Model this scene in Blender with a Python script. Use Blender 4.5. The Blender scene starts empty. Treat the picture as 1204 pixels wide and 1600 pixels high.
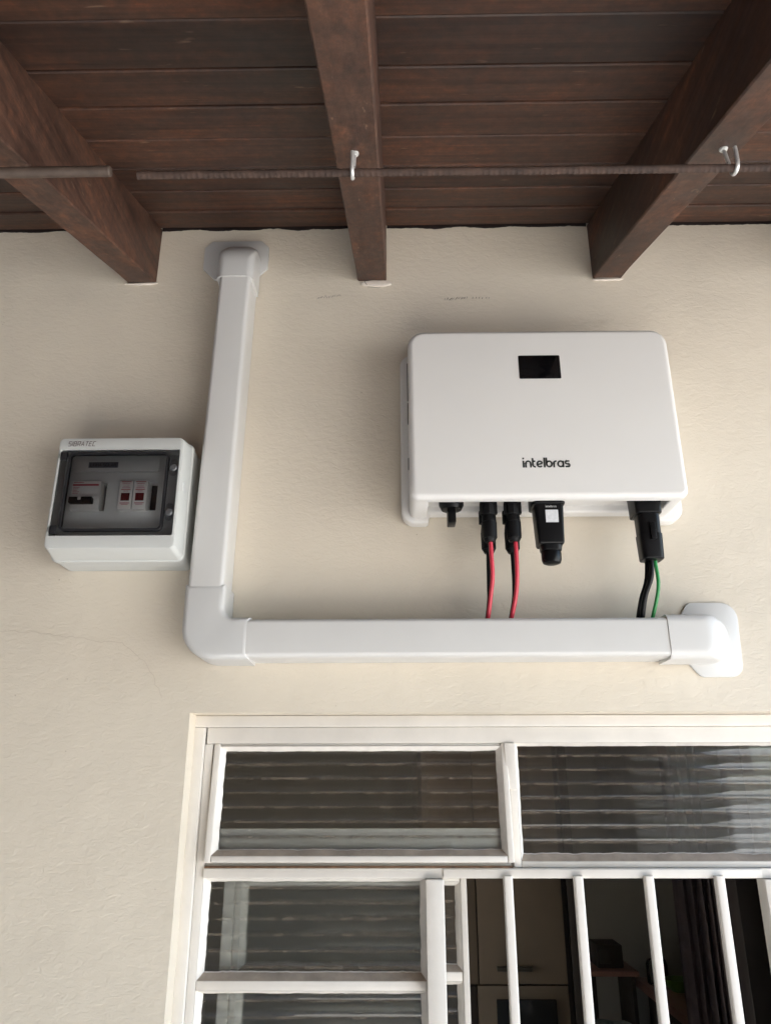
import bpy, math, random
from mathutils import Matrix, Vector, noise

R = math.radians
sc = bpy.context.scene
COL = sc.collection

# ------------------------------------------------------------------ camera
PITCH, YAW, ROLL = R(20.1), R(-0.79), R(-0.1)
F = Vector((math.sin(YAW) * math.cos(PITCH), math.cos(YAW) * math.cos(PITCH), math.sin(PITCH)))
R0 = Vector((math.cos(YAW), -math.sin(YAW), 0)); U0 = R0.cross(F)
RR = R0 * math.cos(ROLL) + U0 * math.sin(ROLL); UU = U0 * math.cos(ROLL) - R0 * math.sin(ROLL)
cam = bpy.data.cameras.new('camera'); camo = bpy.data.objects.new('camera', cam); COL.objects.link(camo)
M3 = Matrix((RR, UU, -F)).transposed()
camo.matrix_world = Matrix.Translation((0, -1.06, 2.0)) @ M3.to_4x4()
cam.sensor_fit = 'VERTICAL'; cam.sensor_height = 36.0; cam.lens = 27.0
cam.clip_start = 0.02; cam.clip_end = 2000
sc.camera = camo

# ------------------------------------------------------------------ sky and sun
SUN_EL, SUN_AZ = R(54), R(245)          # azimuth clockwise from +Y (the house side)
w = bpy.data.worlds.new('World'); sc.world = w; w.use_nodes = True
nt = w.node_tree; nt.nodes.clear()
sky = nt.nodes.new('ShaderNodeTexSky'); sky.sky_type = 'NISHITA'; sky.sun_disc = False
sky.sun_elevation = SUN_EL; sky.sun_rotation = SUN_AZ
bg = nt.nodes.new('ShaderNodeBackground'); bg.inputs[1].default_value = 0.15
wo = nt.nodes.new('ShaderNodeOutputWorld')
nt.links.new(sky.outputs[0], bg.inputs[0]); nt.links.new(bg.outputs[0], wo.inputs[0])
sl = bpy.data.lights.new('sun', 'SUN'); sl.energy = 5.0; sl.angle = R(0.5); sl.color = (1.0, 0.95, 0.88)
so = bpy.data.objects.new('sun', sl); COL.objects.link(so)
sd = Vector((math.sin(SUN_AZ) * math.cos(SUN_EL), math.cos(SUN_AZ) * math.cos(SUN_EL), math.sin(SUN_EL)))
so.rotation_euler = sd.to_track_quat('Z', 'Y').to_euler(); so.location = (6, -6, 8)

sc.view_settings.view_transform = 'Standard'; sc.view_settings.look = 'None'
sc.view_settings.gamma = 1.0; sc.view_settings.use_curve_mapping = False
sc.view_settings.exposure = 2.7
sc.render.engine = 'CYCLES'
sc.cycles.use_denoising = True
try: sc.cycles.denoiser = 'OPENIMAGEDENOISE'
except Exception: pass
sc.cycles.max_bounces = 8; sc.cycles.diffuse_bounces = 4; sc.cycles.glossy_bounces = 3; sc.cycles.transmission_bounces = 8; sc.cycles.transparent_max_bounces = 10
sc.cycles.sample_clamp_indirect = 6.0
sc.cycles.blur_glossy = 0.5

# ------------------------------------------------------------------ materials
def new_mat(name):
    m = bpy.data.materials.new(name); m.use_nodes = True
    t = m.node_tree
    return m, t, t.nodes['Principled BSDF'], t.links

def N(t, kind, **kw):
    n = t.nodes.new(kind)
    for k, v in kw.items():
        if k == 'inp':
            for a, b in v.items(): n.inputs[a].default_value = b
        else: setattr(n, k, v)
    return n

def ramp(t, stops):
    r = t.nodes.new('ShaderNodeValToRGB')
    e = r.color_ramp.elements
    while len(e) < len(stops): e.new(0.5)
    for i, (p, c) in enumerate(stops):
        e[i].position = p; e[i].color = (*c, 1)
    return r

def coords(t, scale=(1, 1, 1), obj=True, rnd=False):
    tc = N(t, 'ShaderNodeTexCoord'); mp = N(t, 'ShaderNodeMapping')
    mp.inputs['Scale'].default_value = scale
    t.links.new(tc.outputs['Object' if obj else 'Generated'], mp.inputs[0])
    if rnd:
        oi = N(t, 'ShaderNodeObjectInfo'); mu = N(t, 'ShaderNodeVectorMath', operation='SCALE')
        cb = N(t, 'ShaderNodeCombineXYZ')
        mm = N(t, 'ShaderNodeMath', operation='MULTIPLY', inp={1: 37.0})
        t.links.new(oi.outputs['Random'], mm.inputs[0])
        for k in range(3): t.links.new(mm.outputs[0], cb.inputs[k])
        t.links.new(cb.outputs[0], mp.inputs['Location'])
    return mp

def plain(name, col, rough=0.5, metal=0.0, var=0.06, vscale=30.0, bump=0.0, bscale=400.0, coat=0.0, spec=None):
    m, t, b, L = new_mat(name)
    mp = coords(t)
    n = N(t, 'ShaderNodeTexNoise', inp={'Scale': vscale, 'Detail': 4.0, 'Roughness': 0.6})
    L.new(mp.outputs[0], n.inputs[0])
    r = ramp(t, [(0.3, tuple(c * (1 - var) for c in col)), (0.7, tuple(min(1, c * (1 + var)) for c in col))])
    L.new(n.outputs[0], r.inputs[0]); L.new(r.outputs[0], b.inputs['Base Color'])
    rr = N(t, 'ShaderNodeMapRange', inp={1: 0.3, 2: 0.7, 3: max(0.02, rough - 0.06), 4: min(1, rough + 0.06)})
    L.new(n.outputs[0], rr.inputs[0]); L.new(rr.outputs[0], b.inputs['Roughness'])
    b.inputs['Metallic'].default_value = metal
    if spec is not None: b.inputs['Specular IOR Level'].default_value = spec
    if coat: b.inputs['Coat Weight'].default_value = coat
    if bump:
        n2 = N(t, 'ShaderNodeTexNoise', inp={'Scale': bscale, 'Detail': 3.0})
        L.new(mp.outputs[0], n2.inputs[0])
        bp = N(t, 'ShaderNodeBump', inp={'Strength': bump, 'Distance': 0.001})
        L.new(n2.outputs[0], bp.inputs['Height']); L.new(bp.outputs[0], b.inputs['Normal'])
    return m

def plaster_mat(name, col, strength=1.0):
    m, t, b, L = new_mat(name)
    mp = coords(t)
    # colour: broad tone drift, fine speckle, a few dark pits
    big = N(t, 'ShaderNodeTexNoise', inp={'Scale': 3.2, 'Detail': 5.0, 'Roughness': 0.6}); L.new(mp.outputs[0], big.inputs[0])
    r1 = ramp(t, [(0.25, tuple(c * 0.90 for c in col)), (0.5, col), (0.75, tuple(c * 1.05 for c in col))]); L.new(big.outputs[0], r1.inputs[0])
    sp = N(t, 'ShaderNodeTexVoronoi', inp={'Scale': 34.0, 'Randomness': 1.0}); L.new(mp.outputs[0], sp.inputs[0])
    spr = ramp(t, [(0.0, (0.25, 0.2, 0.15)), (0.022, (0.6, 0.55, 0.5)), (0.045, (1, 1, 1))]); L.new(sp.outputs['Distance'], spr.inputs[0])
    gate = N(t, 'ShaderNodeTexNoise', inp={'Scale': 7.0, 'Detail': 2.0}); L.new(mp.outputs[0], gate.inputs[0])
    gr = N(t, 'ShaderNodeMapRange', inp={1: 0.50, 2: 0.60, 3: 0.0, 4: 0.8}); L.new(gate.outputs[0], gr.inputs[0])
    mx = N(t, 'ShaderNodeMix', data_type='RGBA', blend_type='MULTIPLY')
    L.new(gr.outputs[0], mx.inputs['Factor']); L.new(r1.outputs[0], mx.inputs['A']); L.new(spr.outputs[0], mx.inputs['B'])
    L.new(mx.outputs['Result'], b.inputs['Base Color'])
    b.inputs['Roughness'].default_value = 0.72
    # relief: trowel ridges, grain, broad undulation
    mp2 = coords(t, (75, 75, 150)); d = N(t, 'ShaderNodeTexNoise', inp={'Scale': 1.0, 'Detail': 3.0, 'Roughness': 0.55, 'Distortion': 0.9})
    L.new(mp2.outputs[0], d.inputs[0])
    g = N(t, 'ShaderNodeTexNoise', inp={'Scale': 420.0, 'Detail': 2.0}); L.new(mp.outputs[0], g.inputs[0])
    u = N(t, 'ShaderNodeTexNoise', inp={'Scale': 14.0, 'Detail': 3.0}); L.new(mp.outputs[0], u.inputs[0])
    b3 = N(t, 'ShaderNodeBump', inp={'Strength': 0.26 * strength, 'Distance': 0.006}); L.new(u.outputs[0], b3.inputs['Height'])
    dr = ramp(t, [(0.38, (0, 0, 0)), (0.62, (1, 1, 1))]); L.new(d.outputs[0], dr.inputs[0])
    b2 = N(t, 'ShaderNodeBump', inp={'Strength': 0.22 * strength, 'Distance': 0.0012}); L.new(dr.outputs[0], b2.inputs['Height']); L.new(b3.outputs[0], b2.inputs['Normal'])
    b1 = N(t, 'ShaderNodeBump', inp={'Strength': 0.26 * strength, 'Distance': 0.0007}); L.new(g.outputs[0], b1.inputs['Height']); L.new(b2.outputs[0], b1.inputs['Normal'])
    L.new(b1.outputs[0], b.inputs['Normal'])
    return m

def wood_mat(name, dark, mid, light, along='X', rough=0.5):
    m, t, b, L = new_mat(name)
    s = {'X': (2.6, 95, 95), 'Y': (95, 2.6, 95)}[along]
    mp = coords(t, s, rnd=True)
    n = N(t, 'ShaderNodeTexNoise', inp={'Scale': 1.0, 'Detail': 7.0, 'Roughness': 0.68, 'Distortion': 0.25}); L.new(mp.outputs[0], n.inputs[0])
    r = ramp(t, [(0.32, dark), (0.5, mid), (0.72, light)]); L.new(n.outputs[0], r.inputs[0])
    s2 = {'X': (4.5, 13, 13), 'Y': (13, 4.5, 13)}[along]
    mp2 = coords(t, s2, rnd=True)
    blot = N(t, 'ShaderNodeTexNoise', inp={'Scale': 1.0, 'Detail': 6.0, 'Roughness': 0.65}); L.new(mp2.outputs[0], blot.inputs[0])
    br = ramp(t, [(0.28, (0.42, 0.44, 0.50)), (0.48, (0.95, 0.95, 0.97)), (0.60, (1.4, 1.25, 1.1)), (0.74, (2.5, 1.9, 1.4))]); L.new(blot.outputs[0], br.inputs[0])
    mpm = coords(t, (70, 70, 70), rnd=True); mot = N(t, 'ShaderNodeTexNoise', inp={'Scale': 1.0, 'Detail': 5.0, 'Roughness': 0.7}); L.new(mpm.outputs[0], mot.inputs[0])
    mor = ramp(t, [(0.30, (0.62, 0.62, 0.64)), (0.52, (1, 1, 1)), (0.72, (1.55, 1.35, 1.2))]); L.new(mot.outputs[0], mor.inputs[0])
    mxm = N(t, 'ShaderNodeMix', data_type='RGBA', blend_type='MULTIPLY', inp={'Factor': 1.0})
    L.new(r.outputs[0], mxm.inputs['A']); L.new(mor.outputs[0], mxm.inputs['B'])
    mx = N(t, 'ShaderNodeMix', data_type='RGBA', blend_type='MULTIPLY', inp={'Factor': 1.0})
    L.new(mxm.outputs['Result'], mx.inputs['A']); L.new(br.outputs[0], mx.inputs['B'])
    # worn pale flecks
    s3 = {'X': (26, 120, 120), 'Y': (120, 26, 120)}[along]
    mp3 = coords(t, s3, rnd=True)
    fl = N(t, 'ShaderNodeTexNoise', inp={'Scale': 1.0, 'Detail': 2.0}); L.new(mp3.outputs[0], fl.inputs[0])
    fr = N(t, 'ShaderNodeMapRange', inp={1: 0.70, 2: 0.80, 3: 0.0, 4: 0.55}); L.new(fl.outputs[0], fr.inputs[0])
    mx2 = N(t, 'ShaderNodeMix', data_type='RGBA', blend_type='MIX'); L.new(fr.outputs[0], mx2.inputs['Factor'])
    L.new(mx.outputs['Result'], mx2.inputs['A']); mx2.inputs['B'].default_value = (0.26, 0.17, 0.11, 1)
    oi = N(t, 'ShaderNodeObjectInfo'); hs = N(t, 'ShaderNodeHueSaturation')
    vr = N(t, 'ShaderNodeMapRange', inp={1: 0, 2: 1, 3: 0.70, 4: 1.45}); L.new(oi.outputs['Random'], vr.inputs[0])
    L.new(vr.outputs[0], hs.inputs['Value']); L.new(mx2.outputs['Result'], hs.inputs['Color'])
    L.new(hs.outputs[0], b.inputs['Base Color'])
    rr = N(t, 'ShaderNodeMapRange', inp={1: 0.3, 2: 0.7, 3: rough - 0.1, 4: rough + 0.12}); L.new(blot.outputs[0], rr.inputs[0]); L.new(rr.outputs[0], b.inputs['Roughness'])
    bp = N(t, 'ShaderNodeBump', inp={'Strength': 0.35, 'Distance': 0.0012}); L.new(n.outputs[0], bp.inputs['Height']); L.new(bp.outputs[0], b.inputs['Normal'])
    return m

PITCHF = 0.0182           # pitch of the glass flutes, metres
def glass_mat(name, col, ior=1.5):
    """patterned sheet glass: mirror-like skin over a body that passes light partly straight, partly bent and scattered"""
    m, t, b, L = new_mat(name)
    tr = N(t, 'ShaderNodeBsdfTransparent'); tr.inputs[0].default_value = (*col, 1)
    rf = N(t, 'ShaderNodeBsdfRefraction', inp={'Roughness': 0.11, 'IOR': 1.42}); rf.inputs[0].default_value = (*col, 1)
    body = N(t, 'ShaderNodeMixShader', inp={0: 0.35}); L.new(tr.outputs[0], body.inputs[1]); L.new(rf.outputs[0], body.inputs[2])
    gl = N(t, 'ShaderNodeBsdfGlossy', inp={'Roughness': 0.012}); gl.inputs[0].default_value = (1, 1, 1, 1)
    mp = coords(t, (14, 14, 120)); n = N(t, 'ShaderNodeTexNoise', inp={'Scale': 1.0, 'Detail': 2.0}); L.new(mp.outputs[0], n.inputs[0])
    bp = N(t, 'ShaderNodeBump', inp={'Strength': 0.06, 'Distance': 0.0006}); L.new(n.outputs[0], bp.inputs['Height']); L.new(bp.outputs[0], gl.inputs['Normal'])
    fr = N(t, 'ShaderNodeFresnel', inp={'IOR': ior})
    mx = N(t, 'ShaderNodeMixShader'); L.new(fr.outputs[0], mx.inputs[0]); L.new(body.outputs[0], mx.inputs[1]); L.new(gl.outputs[0], mx.inputs[2])
    # dust film, and broken groove lines that also paint in the flutes' light banding
    tc = N(t, 'ShaderNodeTexCoord'); sx = N(t, 'ShaderNodeSeparateXYZ'); L.new(tc.outputs['Object'], sx.inputs[0])
    dv = N(t, 'ShaderNodeMath', operation='DIVIDE', inp={1: PITCHF}); L.new(sx.outputs['Z'], dv.inputs[0])
    fc = N(t, 'ShaderNodeMath', operation='FRACT'); L.new(dv.outputs[0], fc.inputs[0])
    sb = N(t, 'ShaderNodeMath', operation='SUBTRACT', inp={1: 0.5}); L.new(fc.outputs[0], sb.inputs[0])
    ab = N(t, 'ShaderNodeMath', operation='ABSOLUTE'); L.new(sb.outputs[0], ab.inputs[0])
    gv = N(t, 'ShaderNodeMapRange', inp={1: 0.02, 2: 0.13, 3: 1.0, 4: 0.0}); L.new(ab.outputs[0], gv.inputs[0])
    mpd = coords(t, (90, 90, 60)); nd = N(t, 'ShaderNodeTexNoise', inp={'Scale': 1.0, 'Detail': 3.0}); L.new(mpd.outputs[0], nd.inputs[0])
    ndr = N(t, 'ShaderNodeMapRange', inp={1: 0.42, 2: 0.66, 3: 0.03, 4: 0.26}); L.new(nd.outputs[0], ndr.inputs[0])
    gm = N(t, 'ShaderNodeMath', operation='MULTIPLY'); L.new(gv.outputs[0], gm.inputs[0]); L.new(ndr.outputs[0], gm.inputs[1])
    mpf = coords(t, (5, 5, 9)); nf = N(t, 'ShaderNodeTexNoise', inp={'Scale': 1.0, 'Detail': 4.0}); L.new(mpf.outputs[0], nf.inputs[0])
    nfr = N(t, 'ShaderNodeMapRange', inp={1: 0.3, 2: 0.7, 3: 0.003, 4: 0.020}); L.new(nf.outputs[0], nfr.inputs[0])
    bandm = N(t, 'ShaderNodeMapRange', inp={1: 0.0, 2: 0.5, 3: 1.5, 4: 0.55}); L.new(ab.outputs[0], bandm.inputs[0])
    fm = N(t, 'ShaderNodeMath', operation='MULTIPLY'); L.new(nfr.outputs[0], fm.inputs[0]); L.new(bandm.outputs[0], fm.inputs[1])
    su = N(t, 'ShaderNodeMath', operation='ADD', use_clamp=True); L.new(gm.outputs[0], su.inputs[0]); L.new(fm.outputs[0], su.inputs[1])
    df = N(t, 'ShaderNodeBsdfDiffuse'); df.inputs[0].default_value = (0.38, 0.30, 0.23, 1)
    md = N(t, 'ShaderNodeMixShader'); L.new(su.outputs[0], md.inputs[0]); L.new(mx.outputs[0], md.inputs[1]); L.new(df.outputs[0], md.inputs[2])
    L.new(md.outputs[0], t.nodes['Material Output'].inputs[0])
    return m

def smoked_mat(name, tint, fres=1.45):
    m, t, b, L = new_mat(name)
    tr = N(t, 'ShaderNodeBsdfTransparent'); tr.inputs[0].default_value = (*tint, 1)
    gl = N(t, 'ShaderNodeBsdfGlossy', inp={'Roughness': 0.12}); gl.inputs[0].default_value = (1, 1, 1, 1)
    fr = N(t, 'ShaderNodeFresnel', inp={'IOR': fres})
    mx = N(t, 'ShaderNodeMixShader'); L.new(fr.outputs[0], mx.inputs[0]); L.new(tr.outputs[0], mx.inputs[1]); L.new(gl.outputs[0], mx.inputs[2])
    L.new(mx.outputs[0], t.nodes['Material Output'].inputs[0])
    return m

MAT = {}
MAT['wall'] = plaster_mat('cream_plaster', (0.66, 0.592, 0.485))
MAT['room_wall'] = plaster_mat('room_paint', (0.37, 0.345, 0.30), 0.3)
MAT['board'] = wood_mat('ceiling_wood', (0.031, 0.0135, 0.0085), (0.053, 0.0240, 0.0145), (0.082, 0.0375, 0.0215), 'X', 0.58)
MAT['rafter'] = wood_mat('rafter_wood', (0.038, 0.0180, 0.0115), (0.060, 0.0290, 0.0185), (0.090, 0.046, 0.0285), 'Y', 0.58)
MAT['inv'] = plain('inverter_white', (0.69, 0.675, 0.645), 0.42, var=0.012, vscale=6, bump=0.06, bscale=900)
MAT['duct'] = plain('duct_white', (0.625, 0.615, 0.59), 0.36, var=0.02, vscale=9, bump=0.03, bscale=300)
MAT['elbow'] = plain('elbow_grey_white', (0.575, 0.57, 0.552), 0.36, var=0.02, vscale=9, bump=0.03, bscale=300)
MAT['box'] = plain('box_light_grey', (0.56, 0.57, 0.545), 0.38, var=0.02, vscale=12)
MAT['panel'] = plain('panel_grey', (0.56, 0.57, 0.56), 0.5, var=0.02)
MAT['smoke'] = smoked_mat('smoked_clear_plastic', (0.93, 0.935, 0.935))
MAT['knob'] = plain('knob_grey', (0.09, 0.092, 0.095), 0.2)
MAT['smokedark'] = smoked_mat('smoked_dark_plastic', (0.86, 0.865, 0.87))
MAT['gasket'] = plain('gasket_black', (0.018, 0.018, 0.02), 0.45)
MAT['black'] = plain('black_plastic', (0.0045, 0.0045, 0.005), 0.33, var=0.15, bump=0.1, bscale=700, spec=0.22)
MAT['blackrub'] = plain('black_rubber', (0.005, 0.005, 0.0055), 0.5, var=0.15, spec=0.2)
MAT['screen'] = plain('screen_black', (0.0025, 0.0025, 0.003), 0.10, var=0.05)
MAT['print'] = plain('print_charcoal', (0.028, 0.032, 0.030), 0.5)
MAT['maroon'] = plain('print_maroon', (0.045, 0.007, 0.009), 0.5)
MAT['redprint'] = plain('print_red', (0.42, 0.045, 0.07), 0.5)
MAT['darkred'] = plain('window_dark_red', (0.10, 0.008, 0.01), 0.2)
MAT['module'] = plain('module_white', (0.72, 0.71, 0.69), 0.4)
MAT['tape'] = plain('label_tape_grey', (0.10, 0.115, 0.14), 0.5)
MAT['sticker'] = plain('sticker_pale', (0.62, 0.63, 0.64), 0.5, var=0.1, vscale=300)
MAT['redwire'] = plain('red_wire', (0.50, 0.028, 0.052), 0.38, var=0.1)
MAT['greenwire'] = plain('green_wire', (0.02, 0.22, 0.055), 0.38, var=0.1)
MAT['rebar'] = plain('rusty_steel', (0.055, 0.032, 0.023), 0.8, 0.0, var=0.5, vscale=70, bump=0.3, bscale=500)
MAT['pipe'] = plain('brown_rod', (0.10, 0.072, 0.056), 0.55, 0.1, var=0.3, vscale=40, bump=0.2)
MAT['zinc'] = plain('zinc_plated', (0.72, 0.72, 0.70), 0.32, 0.55, var=0.15, vscale=120)
MAT['steel'] = plain('window_white_paint', (0.70, 0.66, 0.60), 0.40, var=0.05, vscale=18, bump=0.25, bscale=120)
MAT['putty'] = plain('putty_white', (0.72, 0.68, 0.62), 0.55, var=0.08, vscale=40, bump=0.5, bscale=160)
MAT['dusty_shaded'] = plain('putty_dusty_shaded', (0.40, 0.33, 0.265), 0.8, var=0.22, vscale=35, bump=0.5, bscale=160)  # dust plus the shade of the upward-facing bottom bevels, both in the colour
MAT['grime'] = plain('grime_brown', (0.16, 0.09, 0.05), 0.8, var=0.5, vscale=90)
MAT['glass'] = glass_mat('fluted_glass', (0.955, 0.972, 0.966))
MAT['scuff'] = plain('scuff_grey', (0.20, 0.17, 0.14), 0.8, var=0.3, vscale=200)
MAT['crack'] = plain('hairline_crack', (0.50, 0.43, 0.35), 0.9)
MAT['chip'] = plain('fresh_plaster', (0.70, 0.63, 0.55), 0.8, var=0.06, vscale=60, bump=0.6, bscale=200)
MAT['concrete'] = plain('yard_concrete', (0.49, 0.478, 0.452), 0.85, var=0.15, vscale=4, bump=0.4, bscale=90)
MAT['tile'] = plain('veranda_tile', (0.50, 0.475, 0.43), 0.45, var=0.1, vscale=6)
MAT['darkwall'] = plain('dark_render', (0.125, 0.108, 0.085), 0.9, var=0.25, vscale=3, bump=0.4, bscale=60)  # kept dark so the two added walls return little light
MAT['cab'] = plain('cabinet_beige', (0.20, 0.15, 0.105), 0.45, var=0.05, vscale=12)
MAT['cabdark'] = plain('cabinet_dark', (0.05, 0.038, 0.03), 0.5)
MAT['handle'] = plain('handle_bronze', (0.10, 0.09, 0.075), 0.35, 0.6)
MAT['oven'] = plain('oven_black_glass', (0.012, 0.012, 0.013), 0.12)
MAT['curtain'] = plain('curtain_mauve', (0.26, 0.21, 0.22), 0.9, var=0.15, vscale=25)
MAT['counter'] = plain('counter_brown', (0.32, 0.16, 0.12), 0.35, var=0.15, vscale=20)
MAT['redbox'] = plain('carton_red', (0.6, 0.03, 0.04), 0.5)
MAT['greenbowl'] = plain('bowl_green', (0.10, 0.17, 0.035), 0.35)
MAT['jar'] = smoked_mat('clear_jar', (0.86, 0.88, 0.87))
MAT['blanket'] = plain('blanket_pale_blue', (0.45, 0.55, 0.58), 0.95, var=0.2, vscale=70, bump=1.0, bscale=90)
MAT['doorwood'] = plain('door_dark_wood', (0.028, 0.02, 0.018), 0.45, var=0.2, vscale=15)
MAT['tan'] = plain('room_tan', (0.45, 0.39, 0.32), 0.8)

# ------------------------------------------------------------------ mesh helpers
def rpoly(pts, n=6):
    """closed outline from corners (u, v, radius), counter-clockwise"""
    out = []
    k = len(pts)
    for i in range(k):
        p0, p1, p2 = pts[i - 1], pts[i], pts[(i + 1) % k]
        r = p1[2]
        c = Vector((p1[0], p1[1]))
        if r <= 1e-6: out.append((c.x, c.y)); continue
        a = (Vector(p0[:2]) - c).normalized(); b = (Vector(p2[:2]) - c).normalized()
        ang = a.angle(b); d = r / math.tan(ang / 2)
        d = min(d, 0.49 * (Vector(p0[:2]) - c).length, 0.49 * (Vector(p2[:2]) - c).length); rr = d * math.tan(ang / 2)
        cen = c + (a + b).normalized() * (rr / math.sin(ang / 2))
        s, e = c + a * d - cen, c + b * d - cen
        a0 = math.atan2(s.y, s.x); a1 = math.atan2(e.y, e.x); da = (a1 - a0 + math.pi) % (2 * math.pi) - math.pi
        for j in range(n + 1):
            t = a0 + da * j / n
            out.append((cen.x + rr * math.cos(t), cen.y + rr * math.sin(t)))
    return out

def rrect(u0, u1, v0, v1, r, n=6):
    rs = r if isinstance(r, (tuple, list)) else (r, r, r, r)   # bl, br, tr, tl
    return rpoly([(u0, v0, rs[0]), (u1, v0, rs[1]), (u1, v1, rs[2]), (u0, v1, rs[3])], n)

def inset(o, d):
    res = []; k = len(o)
    for i in range(k):
        p0, p1, p2 = Vector(o[i - 1]), Vector(o[i]), Vector(o[(i + 1) % k])
        e0 = (p1 - p0); e1 = (p2 - p1)
        if e0.length < 1e-9: e0 = e1
        if e1.length < 1e-9: e1 = e0
        n0 = Vector((-e0.y, e0.x)).normalized(); n1 = Vector((-e1.y, e1.x)).normalized()
        m = n0 + n1
        m = n0 if m.length < 1e-6 else m.normalized()
        c = max(0.35, m.dot(n0))
        q = p1 + m * (d / c); res.append((q.x, q.y))
    return res

class MB:
    def __init__(s): s.v = []; s.f = []
    def ring_stack(s, rings, cap0=True, cap1=True, flip=False):
        b = len(s.v); k = len(rings[0])
        for r in rings: s.v += [tuple(p) for p in r]
        for j in range(len(rings) - 1):
            for i in range(k):
                q = (b + j * k + i, b + j * k + (i + 1) % k, b + (j + 1) * k + (i + 1) % k, b + (j + 1) * k + i)
                s.f.append(q if not flip else q[::-1])
        if cap0: f = tuple(range(b + k - 1, b - 1, -1)); s.f.append(f if not flip else f[::-1])
        if cap1:
            f = tuple(range(b + (len(rings) - 1) * k, b + len(rings) * k)); s.f.append(f if not flip else f[::-1])
    def slab(s, outline, yb, yf, r=0.0, rb=0.0, n=4, m=None, taper=0.0):
        """outline in (x, z); runs from y = yb (back) to y = yf (front, smaller y); front edge filleted by r"""
        rings = []
        def put(o, y):
            ring = [(p[0], y, p[1]) for p in o]
            rings.append([tuple(m @ Vector(q)) for q in ring] if m else ring)
        sg = -1.0 if yf < yb else 1.0
        if rb > 0:
            for i in range(n + 1):
                a = math.pi / 2 * i / n
                put(inset(outline, rb * (1 - math.sin(a))), yb + sg * rb * (1 - math.cos(a)))
        else: put(outline, yb)
        fo = inset(outline, taper) if taper else outline
        if r > 0:
            for i in range(n + 1):
                a = math.pi / 2 * i / n
                put(inset(fo, r * (1 - math.cos(a))), yf - sg * r * (1 - math.sin(a)))
        else: put(fo, yf)
        s.ring_stack(rings, flip=(sg > 0))
    def box(s, x0, x1, y0, y1, z0, z1, bev=0.0, m=None):
        if bev > 0: s.slab(rrect(x0, x1, z0, z1, bev, 2), y1, y0, bev, bev, 2, m)
        else: s.slab([(x0, z0), (x1, z0), (x1, z1), (x0, z1)], y1, y0, 0, 0, 1, m)
    def tube(s, path, rad, n=10, cap=True):
        P = [Vector(p) for p in path]; rs = rad if isinstance(rad, (list, tuple)) else [rad] * len(P)
        up = Vector((0, 0, 1)); rings = []; prev = None
        for i, p in enumerate(P):
            t = (P[min(i + 1, len(P) - 1)] - P[max(i - 1, 0)]).normalized()
            if prev is None:
                a = up.cross(t)
                if a.length < 1e-3: a = Vector((1, 0, 0)).cross(t)
                a.normalize()
            else: a = (prev - t * prev.dot(t)).normalized()
            prev = a; b = t.cross(a)
            rings.append([p + (a * math.cos(2 * math.pi * j / n) + b * math.sin(2 * math.pi * j / n)) * rs[i] for j in range(n)])
        s.ring_stack(rings, cap, cap)
    def lathe(s, c, prof, n=20, axis='Z', sx=1.0, sy=1.0):
        rings = []
        for r, h in prof:
            ring = []
            for j in range(n):
                a = 2 * math.pi * j / n; u, v = r * math.cos(a) * sx, r * math.sin(a) * sy
                if axis == 'Z': ring.append((c[0] + u, c[1] + v, c[2] + h))
                elif axis == 'Y': ring.append((c[0] + u, c[1] - h, c[2] + v))
            rings.append(ring)
        s.ring_stack(rings, flip=(prof[0][1] > prof[-1][1]))
    def stroke(s, pts, wd, y):
        """flat print: ribbon in the x-z plane"""
        P = [Vector(p) for p in pts]; b = len(s.v); k = len(P); h = wd / 2
        P2 = [P[0] - (P[1] - P[0]).normalized() * h * 0.0] + P[1:-1] + [P[-1]]
        for i, p in enumerate(P2):
            d0 = (P2[i] - P2[i - 1]).normalized() if i else (P2[1] - P2[0]).normalized()
            d1 = (P2[i + 1] - P2[i]).normalized() if i < k - 1 else d0
            t = (d0 + d1); t = d0 if t.length < 1e-6 else t.normalized()
            nn = Vector((-t.y, t.x)); c = max(0.5, t.dot(d0)); 
            q0 = p + nn * (h / c); q1 = p - nn * (h / c)
            s.v += [(q0.x, y, q0.y), (q1.x, y, q1.y)]
        for i in range(k - 1):
            s.f.append((b + 2 * i, b + 2 * i + 1, b + 2 * i + 3, b + 2 * i + 2))
    def build(s, name, mat, parent=None, smooth=True, ang=32):
        me = bpy.data.meshes.new(name); me.from_pydata(s.v, [], s.f); me.update()
        me.materials.append(MAT[mat])
        if smooth:
            me.shade_smooth(); me.set_sharp_from_angle(angle=R(ang))
        o = bpy.data.objects.new(name, me); COL.objects.link(o)
        if parent: o.parent = parent
        return o

def empty(name, parent=None, loc=(0, 0, 0)):
    o = bpy.data.objects.new(name, None); o.empty_display_size = 0.05; COL.objects.link(o); o.location = loc
    if parent: o.parent = parent
    return o

def tag(o, label=None, cat=None, group=None, kind=None):
    if label: o['label'] = label
    if cat: o['category'] = cat
    if group: o['group'] = group
    if kind: o['kind'] = kind
    return o

def thing(name, label, cat, group=None, loc=(0, 0, 0)):
    return tag(empty(name, None, loc), label, cat, group)

def B(name, mat, parent, *a, **k):
    mb = MB(); mb.box(*a, **k); return mb.build(name, mat, parent)

def arc(cx, cz, r, a0, a1, n=10, sx=1.0):
    return [(cx + r * sx * math.cos(R(a0 + (a1 - a0) * i / n)), cz + r * math.sin(R(a0 + (a1 - a0) * i / n))) for i in range(n + 1)]

rng = random.Random(7)

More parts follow.
